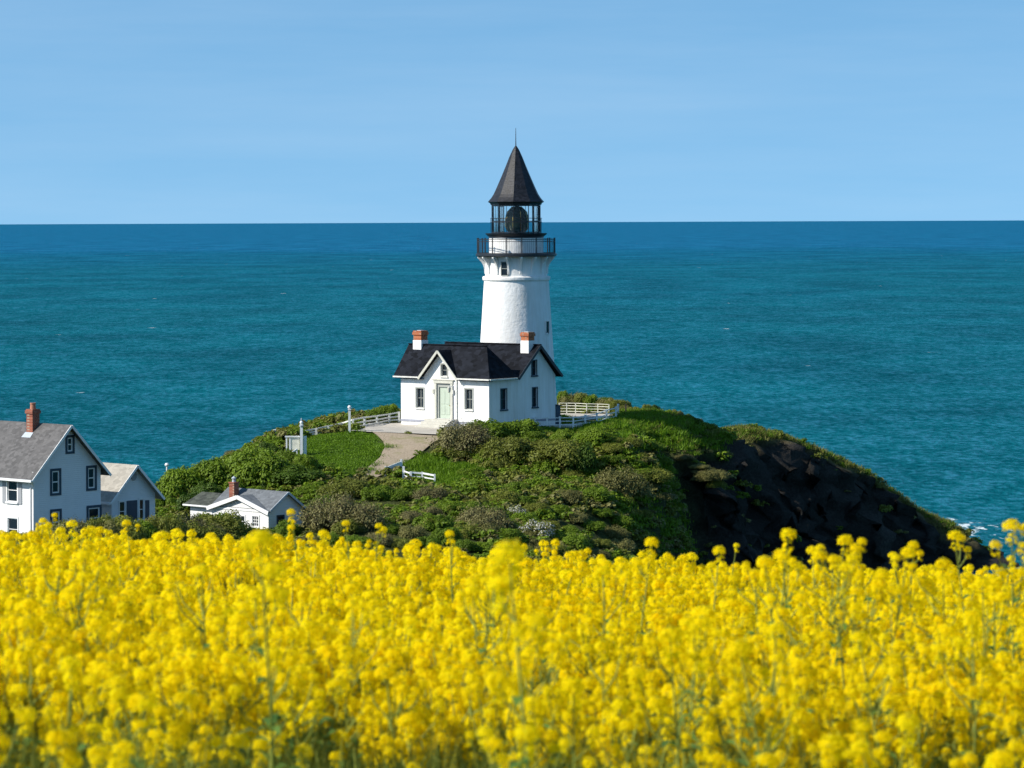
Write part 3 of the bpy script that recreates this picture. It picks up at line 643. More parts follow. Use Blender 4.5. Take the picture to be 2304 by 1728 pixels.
# tower windows: one under the gallery, a slot on the shaded flank
def tower_window(uc, v0, v1, wpx, rr0, frame):
    th = math.asin(max(-1, min(1, (uc - (UC + TC.x * F / YT)) * pxm(YT) / rr0))); dv = Vector((math.sin(th), -math.cos(th), 0)); eu = Vector((math.cos(th), math.sin(th), 0))
    zc0, zc1 = zt(v1, uc), zt(v0, uc); w2 = wpx * pxm(YT) / 2 / max(.35, math.cos(th))
    f = MB(); base = Vector((TC.x, TC.y, 0)) + dv * (rr0 - .10)
    def fb(a0, b0, a1, b1, d, mb): mb.box(base + eu * a0 + UP * b0, eu * (a1 - a0), dv * d, UP * (b1 - b0))
    e = .055; fb(-w2 - e, zc0 - e, -w2, zc1 + e, .17, f); fb(w2, zc0 - e, w2 + e, zc1 + e, .17, f); fb(-w2, zc1, w2, zc1 + e, .17, f); fb(-w2 - .02, zc0 - e, w2 + .02, zc0, .20, f)
    if wpx > 8: fb(-w2, (zc0 + zc1) / 2 - .02, w2, (zc0 + zc1) / 2 + .02, .145, f)
    w_ = f.build('window', frame, LH); g = MB(); fb(-w2, zc0, w2, zc1, .125, g); g.build('pane', 'pane', w_)
tower_window(1135.5, 589, 618, 14, rn, 'frame_grey')
tower_window(1229.5, 722, 749, 6.5, r631 + slope_r * (zt(631) - zt(735)), 'plaster')

# ------------------------------------------------------------------ keeper's house
KH = empty('keeper_house', (H(-HW / 2, HD / 2).x, H(-HW / 2, HD / 2).y, ZB), 'white keeper\'s house with black roof and two brick chimneys below the lighthouse', 'house')
NF, NS = -E2, E1
O = Vector((FR.x, FR.y, ZB))
OF = O - E1 * HW                                       # front wall origin at its left end
ze = at(884, 845, 227.3).z - ZB; zw = ze + .02          # eave height
def rf(u0, v0, u1, v1): a = s_on(u0, v1, OF, E1, NF); b = s_on(u1, v0, OF, E1, NF); return (a[0], a[1], b[0], b[1])
def rs(u0, v0, u1, v1): a = s_on(u0, v1, O, E2, NS); b = s_on(u1, v0, O, E2, NS); return (a[0], a[1], b[0], b[1])
W1, W2, WD, DR = rf(937, 874, 953, 917), rf(1047, 876, 1063, 921), rf(993, 820, 1006, 846), rf(983, 863, 1014, 941)
ac, _ = s_on(993, 841, OF, E1, NF); gw = 1.72            # cross-gable centre and half width
zcg = at(992, 788, 225).z - ZB
wl_ = MB()
wall(wl_, OF, E1, NF, [(0, -.6), (HW, -.6), (HW, ze), (ac + gw, ze), (ac, zcg - .12), (ac - gw, ze), (0, ze)], [W1, W2, WD, DR], .2)
bR, zR = 5.33, at(1211, 776, 226.1).z - ZB               # ridge of the rear block
zRw = at(1097, 779, 223.9).z - ZB; bW = 1.30             # ridge of the front block
S1, S2, S3 = rs(1127, 875, 1139.5, 922), rs(1198, 872, 1208.5, 916), rs(1196.5, 811, 1207, 845)
wall(wl_, O, E2, NS, [(0, -.8), (HD, -.8), (HD, ze), (bR, zR - .13), (3.15, ze - .0), (0, ze)], [S1, S2, S3], .2)
wall(wl_, O + E2 * HD, -E1, E2, [(0, -.6), (HW, -.6), (HW, ze), (0, ze)], [])
wall(wl_, O + E2 * HD - E1 * HW, -E2, -E1, [(0, -.6), (HD, -.6), (HD, ze), (HD - bW, zRw - .12), (HD - 2.95, ze), (HD - 3.1, ze), (HD - bR, zR - .13), (0, ze)], [])
wl_.build('wall', 'plaster', KH)
ov = .38
def Q(a, b, z): return H(a, b, 0) + UP * (z + ZB - FR.z)
def Q2(a, b, z): q = H(a, b); return Vector((q.x, q.y, ZB + z))
rfm = MB(); al = -HW + ac                                # cross-gable centre in house coordinates
wl_e = -ov; wr_e = 2.95
bv = wl_e + (zcg - ze) / ((zRw - ze) / (bW - wl_e))
rfm.slab([Q2(-HW - ov, wl_e, ze), Q2(al - gw - .12, wl_e, ze), Q2(al, bv, zcg), Q2(al + gw + .12, wl_e, ze), Q2(ov, wl_e, ze), Q2(-1.3, bW, zRw), Q2(-HW - ov, bW, zRw)], .12)
rfm.slab([Q2(ov, wl_e, ze), Q2(ov, wr_e, ze), Q2(-1.3, bW, zRw)], .12)
rfm.slab([Q2(ov, wr_e, ze), Q2(-HW - ov, wr_e, ze), Q2(-HW - ov, bW, zRw), Q2(-1.3, bW, zRw)], .12)
rfm.slab([Q2(al - gw - .12, wl_e - .02, ze - .02), Q2(al, wl_e - .02, zcg + .01), Q2(al, bv + .1, zcg + .01)], .10)
rfm.slab([Q2(al + gw + .12, wl_e - .02, ze - .02), Q2(al, bv + .1, zcg + .01), Q2(al, wl_e - .02, zcg + .01)], .10)
b0_, b1_ = 2.85, HD + .36
rfm.slab([Q2(ov, b0_, ze - .03), Q2(ov, bR, zR), Q2(-HW - ov + .02, bR, zR), Q2(-HW - ov + .02, b0_, ze - .03)], .13)
rfm.slab([Q2(ov, b1_, ze - .03), Q2(-HW - ov + .02, b1_, ze - .03), Q2(-HW - ov + .02, bR, zR), Q2(ov, bR, zR)], .13)
roof = rfm.build('roof', 'roof_black', KH)
rc = MB(); rc.bar(Q2(-HW - ov, bR, zR + .03), Q2(ov, bR, zR + .03), .22, .07); rc.bar(Q2(-HW - ov, bW, zRw + .03), Q2(-1.3, bW, zRw + .03), .2, .06); rc.build('ridge_cap', 'roof_black', roof)
# white gutters and rake boards
for a0, a1 in ((-HW - ov, al - gw - .15), (al + gw + .15, ov)): MB().bar(Q2(a0, wl_e - .05, ze - .06), Q2(a1, wl_e - .05, ze - .06), .09, .10).build('gutter', 'white_old', roof)
MB().bar(Q2(ov + .05, wl_e, ze - .06), Q2(ov + .05, wr_e - .3, ze - .06), .09, .10).build('gutter', 'white_old', roof)
rk = MB()
for sgn in (-1, 1): rk.bar(Q2(al + sgn * (gw + .15), wl_e - .06, ze - .16), Q2(al, wl_e - .06, zcg - .05), .06, .17)
rk.build('rake_board', 'stone', roof)
for a0, a1 in ((-HW - ov + .02, al - gw + .05), (al + gw - .05, ov - .02)): MB().box(Q2(a0, wl_e + .02, ze - .20), E1 * (a1 - a0), E2 * (.36), UP * .04).build('soffit', 'shutter', roof)
rk = MB()
for bb in (b0_, b1_): rk.bar(Q2(ov + .02, bb, ze - .12), Q2(ov + .02, bR, zR - .09), .05, .2)
rk.build('rake_board', 'iron', roof)
def chimney(parent, o, ea, eb, wa, wb, zbot, zmid, ztop, base_m, brick_m, cap=.06):
    c = MB(); o = Vector((o.x, o.y, 0)); c.box(o + UP * zmid, ea * wa, eb * wb, UP * (ztop - .30 - zmid))
    e = cap; c.box(o - ea * e - eb * e + UP * (ztop - .30), ea * (wa + 2 * e), eb * (wb + 2 * e), UP * .20)
    c.box(o - ea * e * .3 - eb * e * .3 + UP * (ztop - .10), ea * (wa + .6 * e), eb * (wb + .6 * e), UP * .10)
    ch = c.build('chimney', brick_m, parent)
    MB().box(o - ea * .03 - eb * .03 + UP * zbot, ea * (wa + .06), eb * (wb + .06), UP * (zmid - zbot)).build('chimney_base', base_m, ch)
    MB().box(o + ea * wa * .25 + eb * wb * .25 + UP * ztop, ea * wa * .5, eb * wb * .5, UP * .04).build('chimney_cap', 'lead', ch); return ch
c1_ = Q2(-HW + .30, 1.05, 0); chimney(roof, c1_, E1, E2, .74, .70, ZB + ze + 1.0, at(940, 765, 228).z, at(940, 744, 228).z, 'plaster', 'brick')
c2_ = Q2(-.95, bR - .62, 0); chimney(roof, c2_, E1, E2, .70, .66, ZB + ze + .9, at(1187, 767, 225.5).z, at(1187, 748, 225.5).z, 'plaster', 'brick')
for r, lab in ((W1, None), (W2, None), (WD, None)): window(KH, OF, E1, NF, r, 'frame_grey', nx=2 if r is not WD else 1, ny=2, trim='frame_grey', trimw=.09, sill='white_old', inset=.16, fw=.045, bw=.03)
for r in (S1, S2, S3): window(KH, O, E2, NS, r, 'shutter', nx=1, ny=2, trim='shutter', trimw=.06, sill='shutter', inset=.17, fw=.04, bw=.04)
# door: deep grey-green jambs, transom, pale green leaf, stone surround with a label moulding
P_ = lambda s, z, d=0: OF + E1 * s + UP * z + NF * d
s0, z0, s1, z1 = DR
d = MB(); d.box(P_(s0 + .16, z0 + .02, -.19), E1 * (s1 - s0 - .22), NF * .06, UP * (z1 - z0 - .30))
dm = d.build('door', 'door', KH)
pd = MB()
for fz0, fz1 in ((.12, .40), (.46, .86)):
    for fs0, fs1 in ((.12, .46), (.54, .88)):
        W_, H_ = s1 - s0 - .22, z1 - z0 - .30; pd.box(P_(s0 + .16 + W_ * fs0, z0 + .02 + H_ * fz0, -.129), E1 * W_ * (fs1 - fs0), NF * .018, UP * H_ * (fz1 - fz0))
pd.build('door_panel', 'door', dm)
MB().tube([P_(s1 - .18, z0 + .95, -.128), P_(s1 - .18, z0 + .95, -.05)], .03, 8).build('handle', 'brass', dm)
d = MB(); d.box(P_(s0, z0, -.195), E1 * .16, NF * .15, UP * (z1 - z0)); d.box(P_(s1 - .06, z0, -.195), E1 * .06, NF * .15, UP * (z1 - z0)); d.box(P_(s0 + .16, z1 - .28, -.195), E1 * (s1 - s0 - .22), NF * .14, UP * .28)
d.build('door_frame', 'frame_grey', KH)
d = MB(); e = .20
d.box(P_(s0 - e, z0, .003), E1 * e, NF * .06, UP * (z1 - z0)); d.box(P_(s1, z0, .003), E1 * e, NF * .06, UP * (z1 - z0)); d.box(P_(s0 - e - .05, z1, .003), E1 * (s1 - s0 + 2 * e + .1), NF * .09, UP * .22)
for q in (s0 - e - .17, s1 + e + .0): d.box(P_(q, z1 - .75, .003), E1 * .17, NF * .12, UP * .3)
d.box(P_(s0 - e - .17, z1 + .22, .003), E1 * (s1 - s0 + 2 * e + .34), NF * .13, UP * .07)
d.build('door_surround', 'stone', KH)
zp = at(1000, 945, 226).z - ZB
zb0, zb1 = .36, .52
MB().box(P_(-.02, zb0, .003), E1 * (s0 - e - .12), NF * .035, UP * (zb1 - zb0)).build('plinth_band', 'band', KH); d = MB(); d.box(P_(s1 + e + .1, zb0, .003), E1 * (HW - s1 - e - .1 + .02), NF * .035, UP * (zb1 - zb0))
d.box(O + E1 * .003 - E2 * .0 + UP * zb0, E1 * .035, E2 * HD, UP * (zb1 - zb0)); d.build('plinth_band', 'band', KH)
st = MB(); zt_ = z0 - .02; n_st = 4
for k in range(n_st): st.box(P_(s0 - .55 - .02 * k, -.3, .003), E1 * (s1 - s0 + 1.0), NF * (.75 + .33 * k), UP * (.3 + zt_ * (n_st - k) / n_st - .002 * k))
st.build('steps', 'step', KH)
sw = MB(); sw.slab([P_(s1 + .5, zt_ + .02, .02), P_(s1 + .5, zt_ + .02, .6), P_(s1 + .5, .02, 1.9), P_(s1 + .5, -.3, 1.9), P_(s1 + .5, -.3, .02)], .16, E1); sw.build('step_wall', 'step', KH)
# lamp post by the steps
lp = ground(1021, 984); LP = empty('lamp_post', lp, 'slim grey lamp post standing beside the house steps', 'lamp post')
tp = at(1020, 868, lp.y); tp = Vector((lp.x, lp.y, tp.z)); MB().tube([lp - UP * .2, lp + UP * .5, lp + UP * .52, tp], [.07, .06, .042, .036], 8).build('pole', 'steel', LP)
ar = MB(); ar.bar(tp - UP * .06, tp - UP * .06 - E1 * .46, .04); ar.build('arm', 'steel', LP)
q = tp - E1 * .42; hd = MB(); hd.lathe(q, [(.02, tp.z - .06), (.12, tp.z - .14), (.13, tp.z - .20), (.10, tp.z - .46), (.03, tp.z - .50)], 10); hd.build('lantern', 'stone', LP)
dp = MB(); e_ = P_(s1 + .62, 0, .06); dp.tube([Vector((e_.x, e_.y, ZB + ze - .1)), Vector((e_.x, e_.y, ZB - .2))], .04, 6); dp.build('downpipe', 'white_old', KH)
# low dark lean-to at the back corner of the house
ls = MB(); q = Q2(-.5, HD + .02, 0); q.z = ZB - .3; ls.box(q, E1 * .55, E2 * .5, UP * 1.7); ls.slab([q + UP * 1.8 - E1 * .05, q + UP * 1.8 + E1 * .6, q + UP * 1.7 + E1 * .6 + E2 * .6, q + UP * 1.7 - E1 * .05 + E2 * .6], .06)
tag(ls.build('locker', 'shutter', None, loc=q), 'dark upright locker against the rear corner of the white house', 'locker')

# ------------------------------------------------------------------ timber houses on the left
def frame_of(u, v, Y, ang, zb):
    o = at(u, v, Y); o.z = zb; a = R_(ang); return o, Vector((math.cos(a), -math.sin(a), 0)), Vector((math.sin(a), math.cos(a), 0))
def gable_house(name, label, cat, o, e1, e2, W, D, ze, zr, mats, holesF, holesS, ov=.35, wall_m='siding'):
    h = empty(name, o - e1 * W / 2 + e2 * D / 2, label, cat); of = o - e1 * W
    w_ = MB(); wall(w_, of, e1, -e2, [(0, -1.5), (W, -1.5), (W, ze), (0, ze)], holesF, .14)
    wall(w_, o, e2, e1, [(0, -1.5), (D, -1.5), (D, ze), (D / 2, zr - .1), (0, ze)], holesS, .14)
    wall(w_, o + e2 * D, -e1, e2, [(0, -1.5), (W, -1.5), (W, ze), (0, ze)], [])
    wall(w_, of + e2 * D, -e2, -e1, [(0, -1.5), (D, -1.5), (D, ze), (D / 2, zr - .1), (0, ze)], [])
    w_.build('wall', wall_m, h)
    P = lambda a, b, z: o + e1 * a + e2 * b + UP * z
    k = (zr - ze) / (D / 2); zl = ze - k * ov
    r_ = MB(); r_.slab([P(-W - ov, -ov, zl), P(ov, -ov, zl), P(ov, D / 2, zr), P(-W - ov, D / 2, zr)], .10); r_.slab([P(-W - ov, D + ov, zl), P(-W - ov, D / 2, zr), P(ov, D / 2, zr), P(ov, D + ov, zl)], .10)
    roof = r_.build('roof', mats[0], h)
    b = MB()
    for sgn in (0, 1): bb = -ov if sgn == 0 else D + ov; b.bar(P(ov + .015, bb, zl - .08), P(ov + .015, D / 2, zr - .06), .04, .14)
    b.build('rake_board', mats[1], roof)
    g = MB(); g.bar(P(-W - ov, -ov - .05, zl - .05), P(ov, -ov - .05, zl - .05), .11, .13); g.build('gutter', 'white', roof)
    s = MB(); s.box(P(-W, -ov + .03, zl - .17), e1 * (W + .0), e2 * (ov - .04), UP * .05); s.build('soffit', 'white_old', roof)
    return h, roof, P
# the large house
o, e1, e2 = frame_of(75, 1100, 178, 42, 10.3)
zeh = at(75, 1062, 178).z - 10.3; zrh = at(163, 953.5, 180.6).z - 10.3; D_ = 5.0; W_ = 9.5
of = o - e1 * W_
def rF(o_, e_, n_, *r): a = s_on(r[0], r[3], o_, e_, n_); b = s_on(r[2], r[1], o_, e_, n_); return (a[0], a[1], b[0], b[1])
hF = [rF(of, e1, -e2, 17, 1078, 39, 1128), rF(of, e1, -e2, 18, 1167, 40, 1215)]
hS = [rF(o, e2, e1, 117, 1059, 133, 1110), rF(o, e2, e1, 198, 1052, 213, 1099), rF(o, e2, e1, 151.5, 984, 163, 1016), rF(o, e2, e1, 117, 1150, 134, 1200), rF(o, e2, e1, 199, 1141, 224, 1190)]
BH, roof, P = gable_house('clapboard_house', 'large two storey white clapboard house with grey roof and one red brick chimney', 'house', o, e1, e2, W_, D_, zeh, zrh, ('roof_grey', 'white'), hF, hS, .42)
for r in hF:
    w_ = window(BH, of, e1, -e2, r, 'white', nx=1, ny=2, trim='white', trimw=.09, sill='white', inset=.08)
    if r is hF[0]:
        for a0, a1 in ((r[0] - .42, r[0] - .1), (r[2] + .1, r[2] + .42)):
            s = MB(); s.box(of + e1 * a0 + UP * (r[1] - .1) - e2 * .045, e1 * (a1 - a0), e2 * .04, UP * (r[3] - r[1] + .2)); s.build('shutter', 'shutter_grey', BH)
for r in hS: window(BH, o, e2, e1, r, 'white', nx=1, ny=2, trim='shutter', trimw=.14, inset=.07, fw=.07, bw=.06)
ch = MB(); c0 = P(-3.02, D_ / 2 - .52, 0); q = at(67, 959, 181.2).z; zt0 = at(67, 921, 181.2).z
cb = MB(); c0.z = 0; cb.box(c0 + UP * (q - 1.0), e1 * .55, e2 * .52, UP * (zt0 - q + .75)); cb.box(c0 - e1 * .06 - e2 * .06 + UP * (zt0 - .25), e1 * .67, e2 * .64, UP * .17); cb.box(c0 - e1 * .02 - e2 * .02 + UP * (zt0 - .08), e1 * .59, e2 * .56, UP * .08)
chm = cb.build('chimney', 'brick_red', roof); cc = c0 + e1 * .275 + e2 * .26
MB().lathe(cc, [(.17, zt0), (.15, zt0 + .28), (.17, zt0 + .29), (.17, zt0 + .36), (.11, zt0 + .36), (.11, zt0)], 14).build('chimney_pot', 'pot', chm)
fl = MB(); kk = (zrh - zeh) / (D_ / 2); rz = lambda b_: 10.3 + zrh - kk * abs(b_ - D_ / 2) + .03
F_ = lambda a_, b_: Vector((P(a_, b_, 0).x, P(a_, b_, 0).y, rz(b_)))
fl.slab([F_(-3.10, D_ / 2 - .54), F_(-2.38, D_ / 2 - .54), F_(-2.34, D_ / 2 - .80), F_(-3.14, D_ / 2 - .80)], .02); fl.build('flashing', 'lead', chm)
cbx = MB(); cbx.tube([P(.30, -.44, zeh - .50), P(.10, -.06, zeh - .80), P(-.18, -.06, zeh - .9), P(-.18, -.06, -.5)], .045, 6); cbx.build('downpipe', 'white', BH)
cbx = MB(); cbx.box(P(-.11, -.02, -.5), e1 * .13, e2 * .13, UP * (zeh + .5)); cbx.build('corner_board', 'white', BH)
# the smaller house behind it
o, e1, e2 = frame_of(251, 1115, 184.4, 42, 10.1)
zea, zra = at(251, 1114, 184.4).z - 10.1, at(306, 1044.5, 186.0).z - 10.1; D_ = 3.4; W_ = 5.0; of = o - e1 * W_
hS = [rF(o, e2, e1, 268, 1127, 282, 1175), rF(o, e2, e1, 313, 1122, 324, 1170)]
AH, roof, P = gable_house('bungalow', 'small white house with pale tan roof tucked behind the large clapboard house', 'house', o, e1, e2, W_, D_, zea, zra, ('roof_tan', 'white'), [], hS, .40)
for r in hS:
    window(AH, o, e2, e1, r, 'white', nx=1, ny=2, trim='white', trimw=.05, inset=.06, fw=.06)
pn = MB()
for u0, u1 in ((284.5, 308), (326, 335)):
    r = rF(o, e2, e1, u0, 1125, u1, 1172); pn.box(o + e2 * r[0] + UP * r[1] + e1 * .003, e2 * (r[2] - r[0]), e1 * .04, UP * (r[3] - r[1]))
pn.build('shutter', 'shutter', AH)
s_, z_ = s_on(300.5, 1071, o, e2, e1); vt = MB(); c_ = o + e2 * s_ + UP * z_ + e1 * .004
for k in range(1): vt.slab([c_ + e1 * .05 + e2 * .22 * math.cos(t) + UP * .26 * math.sin(t) for t in np.linspace(0, 2 * math.pi, 17)[:-1]], .046, -e1)
vt.build('gable_vent', 'shutter_grey', AH)
# the white cottage
o, e1, e2 = frame_of(604, 1150, 188, 42, 10.35)
zec = at(604, 1148, 188).z - 10.35; zrc = at(646, 1105.5, 189.2).z - 10.35; D_ = 2.9; Wc = 5.0; of = o - e1 * Wc
hF = [rF(of, e1, -e2, 531.5, 1161, 551, 1184), rF(of, e1, -e2, 568, 1162, 582, 1184)]; hS = [rF(o, e2, e1, 624, 1160, 638, 1177)]
zcc = at(538, 1120, 188).z - 10.35
CT = empty('cottage', o - e1 * 2.3 + e2 * 1.5, 'small white cottage with blue grey roof and one slender brick chimney', 'cottage')
w_ = MB(); wall(w_, of, e1, -e2, [(0, -1.5), (Wc, -1.5), (Wc, zec), (Wc / 2, zcc - .1), (0, zec)], hF, .12); wall(w_, o, e2, e1, [(0, -1.5), (D_, -1.5), (D_, zec), (D_ / 2, zrc - .1), (0, zec)], hS, .12)
wall(w_, o + e2 * D_, -e1, e2, [(0, -1.5), (Wc, -1.5), (Wc, zec), (0, zec)], []); wall(w_, of + e2 * D_, -e2, -e1, [(0, -1.5), (D_, -1.5), (D_, zec), (0, zec)], [])
w_.build('wall', 'siding_small', CT)
P = lambda a, b, z: o + e1 * a + e2 * b + UP * z
ov = .22; k = (zrc - zec) / (D_ / 2); zl = zec - k * ov; kc = (zcc - zec) / (Wc / 2)
r_ = MB(); r_.slab([P(-Wc - .1, -.0, zec + .02), P(ov, -.0, zec + .02), P(ov, D_ / 2, zrc), P(-Wc - .1, D_ / 2, zrc)], .08); r_.slab([P(-Wc - .1, D_ + ov, zl), P(-Wc - .1, D_ / 2, zrc), P(ov, D_ / 2, zrc), P(ov, D_ + ov, zl)], .08)
bvv = D_ / 2 * min(1, (zcc - zec) / (zrc - zec)) + .3
r_.slab([P(-Wc / 2, -ov, zcc), P(-Wc / 2, bvv, zcc), P(ov, -.02, zec - kc * ov + .03), P(ov, -ov, zec - kc * ov)], .08)
r_.slab([P(-Wc / 2, -ov, zcc), P(-Wc - ov, -ov, zec - kc * ov), P(-Wc - ov, .0, zec - kc * ov + .03), P(-Wc / 2, bvv, zcc)], .08)
roof = r_.build('roof', 'roof_slate', CT)
b = MB()
for a_ in (-Wc - ov, ov): b.bar(P(a_, -ov - .02, zec - kc * ov - .10), P(-Wc / 2, -ov - .02, zcc - .09), .05, .24)
b.box(P(-Wc, -.04, zec - .16), e1 * Wc, e2 * .035, UP * .14)
b.build('rake_board', 'white', roof)
b = MB()
for bb, zz_ in ((-ov * .3, zec - .05), (D_ + ov, zl - .06)): b.bar(P(ov + .02, bb, zz_), P(ov + .02, D_ / 2, zrc - .06), .04, .13)
b.build('barge_board', 'lead', roof)
for r in hF: window(CT, of, e1, -e2, r, 'white', nx=3 if r is hF[1] else 2, ny=3 if r is hF[1] else 2, trim='white', trimw=.08, inset=.06, fw=.04, bw=.03)
window(CT, o, e2, e1, hS[0], 'shutter', trim='shutter', trimw=.06, inset=.06)
# lower rear wing of the cottage and its chimney
wz, wr = at(440, 1140, 192.5).z - 10.35, at(490, 1114.5, 193).z - 10.35
w_ = MB(); w_.box(P(-Wc - 3.4, 1.3, -1.5), e1 * 4.2, e2 * 2.5, UP * (wz + 1.5)); w_.build('rear_wall', 'siding_small', CT)
r_ = MB(); r_.slab([P(-Wc - 3.7, 1.0, wz), P(-Wc + 1.3, 1.0, wz), P(-Wc + 1.3, 2.55, wr), P(-Wc - 3.7, 2.55, wr)], .08); r_.slab([P(-Wc - 3.7, 4.1, wz), P(-Wc - 3.7, 2.55, wr), P(-Wc + 1.3, 2.55, wr), P(-Wc + 1.3, 4.1, wz)], .08)
rr2 = r_.build('rear_roof', 'roof_old', CT); b = MB(); b.bar(P(-Wc - 3.7, .96, wz - .05), P(-Wc + .2, .96, wz - .05), .08, .09); b.build('gutter', 'white', rr2)
cq = at(515.5, 1110, 191.2); cq.z = 0; zt0 = at(522, 1084.5, 191.2).z; zbm = at(522, 1116, 191.2).z - .5
cb = MB(); cb.box(cq + UP * zbm, e1 * .44, e2 * .40, UP * (zt0 - zbm - .06)); cb.box(cq - e1 * .04 - e2 * .04 + UP * (zt0 - .06), e1 * .52, e2 * .48, UP * .06)
chm = cb.build('chimney', 'brick_red', rr2); cc = cq + e1 * .22 + e2 * .2
MB().lathe(cc, [(.12, zt0), (.10, zt0 + .2), (.15, zt0 + .21), (.15, zt0 + .24), (.02, zt0 + .36), (.0, zt0 + .36)], 12).build('chimney_cowl', 'lead', chm)
# ------------------------------------------------------------------ fences, gate pillars
def fence(name, label, pts, hts, rails, m, pw=.13, rw_=.05, rh_=.10, cap=False, cat='fence'):
    """post and rail fence through ground points pts; hts: height above ground; rails: fractions"""
    f = empty(name, pts[0], label, cat)
    for p, h in zip(pts, hts):
        b = MB(); b.box(p + Vector((-pw / 2, -pw / 2, -.3)), (pw, 0, 0), (0, pw, 0), (0, 0, h + .3))
        if cap: b.box(p + Vector((-pw * .7, -pw * .7, h)), (pw * 1.4, 0, 0), (0, pw * 1.4, 0), (0, 0, .05))
        b.build('post', m, f)
    for q in rails:
        for i in range(len(pts) - 1):
            MB().bar(pts[i] + UP * hts[i] * q, pts[i + 1] + UP * hts[i + 1] * q, rw_, rh_).build('rail', m, f)
    return f
def gp(u, v):
    for k in range(60):
        if ground(u, v + k) is not None: return ground(u, v + k)
    p = ground(u, v); return p
# left boundary fence, from the house to the tall pillar and on along the lawn
px = [(898, 950), (876, 951), (848, 957), (820, 962), (794, 967), (769, 966), (754, 970), (738, 973), (712, 979), (686, 984)]
tops = [927, 932, 935, 938, 943, 953, 957, 961, 967, 975]
def at_y(u, v, Y): p = at(u, v, Y); return p
fp, fh = [], []
for (u, v), t in zip(px, tops):
    p = gp(u, v); fp.append(p); fh.append(max(.45, (v - t) * pxm(p.y)))
fence('post_and_rail_fence', 'weathered white post and rail fence running left from the house past the lawn', fp, fh, (.94, .55, .22), 'white_old', .15, .06, .10)
px = [(618, 987), (640, 988), (652, 988)]
fence('low_rail_fence', 'low white rail fence between the lone post and the gate', [gp(*q) for q in px], [.35, .32, .32], (.9,), 'white_old', .10)
p = gp(618, 988); b = MB(); b.box(p + Vector((-.09, -.09, -.3)), (.18, 0, 0), (0, .18, 0), (0, 0, .92)); b.box(p + Vector((-.11, -.11, .62)), (.22, 0, 0), (0, .22, 0), (0, 0, .06))
tag(b.build('marker_post', 'white_old', None, loc=p), 'lone square white post on the left edge of the lawn', 'post')
p = gp(372, 1075); p = Vector((p.x, p.y + 1.0, p.z)); zt_ = at(374, 1049, p.y).z; b = MB(); b.tube([p, Vector((p.x, p.y, zt_))], .05, 8); b.lathe(p, [(0, zt_), (.12, zt_ + .02), (.15, zt_ + .10), (.10, zt_ + .2), (0, zt_ + .22)], 10)
tag(b.build('white_post', 'white', None, loc=p), 'round topped white post rising from the hedge behind the tan roof', 'post')
# pillars
def pillar(u, v, vtop, wpx, label, ball, skirt=False):
    p = gp(u, v); s_ = pxm(p.y); zt_ = at(u, vtop, p.y).z; wd = wpx * s_; E = empty('gate_pillar', p, label, 'gate pillar')
    zb_ = zt_ - ball * 2 - .06
    b = MB(); b.box(p + Vector((-wd / 2, -wd / 2, -.3)), (wd, 0, 0), (0, wd, 0), (0, 0, zb_ - p.z + .3)); b.box(Vector((p.x - wd * .66, p.y - wd * .66, zb_)), (wd * 1.32, 0, 0), (0, wd * 1.32, 0), (0, 0, .06)); b.build('shaft', 'white', E)
    MB().lathe(p, [(0.02, zb_ + .06)] + [(max(.02, ball * math.sin(t)), zb_ + .06 + ball - ball * math.cos(t)) for t in np.linspace(.25, math.pi, 9)], 16).build('ball', 'white', E, True)
    if skirt:
        MB().lathe(p, [(.02, zt_ - .02), (.05, zt_), (.035, zt_ + .14), (.02, zt_ + .20)], 8).build('spike', 'lead', E)
        MB().lathe(p, [(wd * .62, zb_ - .12), (wd * .82, zb_ - .05), (wd * .82, zb_ + .0)], 12).build('collar', 'lead', E)
    return p, E
pillar(786.5, 974, 912, 5.2, 'tall slim white gate pillar with ball top between lawn and paved apron', .13)
pp, pe = pillar(678.5, 1029, 947, 6.0, 'white gate pillar with spiked ball top beside the small white gate', .12, True)
MB().box(pp + Vector((.12, .06, -.3)), (.22, .0, 0), (.0, .10, 0), (0, 0, 1.75)).build('buttress', 'white', pe)
# small gate with a pale panel, hung to the left of that pillar
pg = gp(648, 1018); pg = Vector((pp.x - 1.02, pp.y + .15, hz(pp.x - 1.0, pp.y + .15) + 0)); zg = at(650, 1012, pg.y).z; zg1 = at(650, 984, pg.y).z; G = empty('gate', (pg.x, pg.y, float(hz(pg.x, pg.y))), 'small white framed gate with a pale vertical board panel', 'gate')
g0 = Vector((pg.x, pg.y, zg)); hgt = zg1 - zg; wdt = pp.x - .12 - pg.x
b = MB()
zz0 = float(hz(pg.x, pg.y)) - .3
b.box(Vector((g0.x - .06, g0.y, zz0)), (.10, 0, 0), (0, .10, 0), (0, 0, zg1 - zz0)); b.box(Vector((g0.x + .16, g0.y, zz0)), (.11, 0, 0), (0, .10, 0), (0, 0, zg1 - zz0 - .06))
b.box(Vector((g0.x - .12, g0.y - .03, zg1)), (wdt + .12, 0, 0), (0, .16, 0), (0, 0, .09)); b.build('gate_frame', 'white', G)
b = MB(); b.box(Vector((g0.x + .28, g0.y + .03, zg)), (wdt - .30, 0, 0), (0, .04, 0), (0, 0, hgt - .02)); b.build('board_panel', 'cream', G)
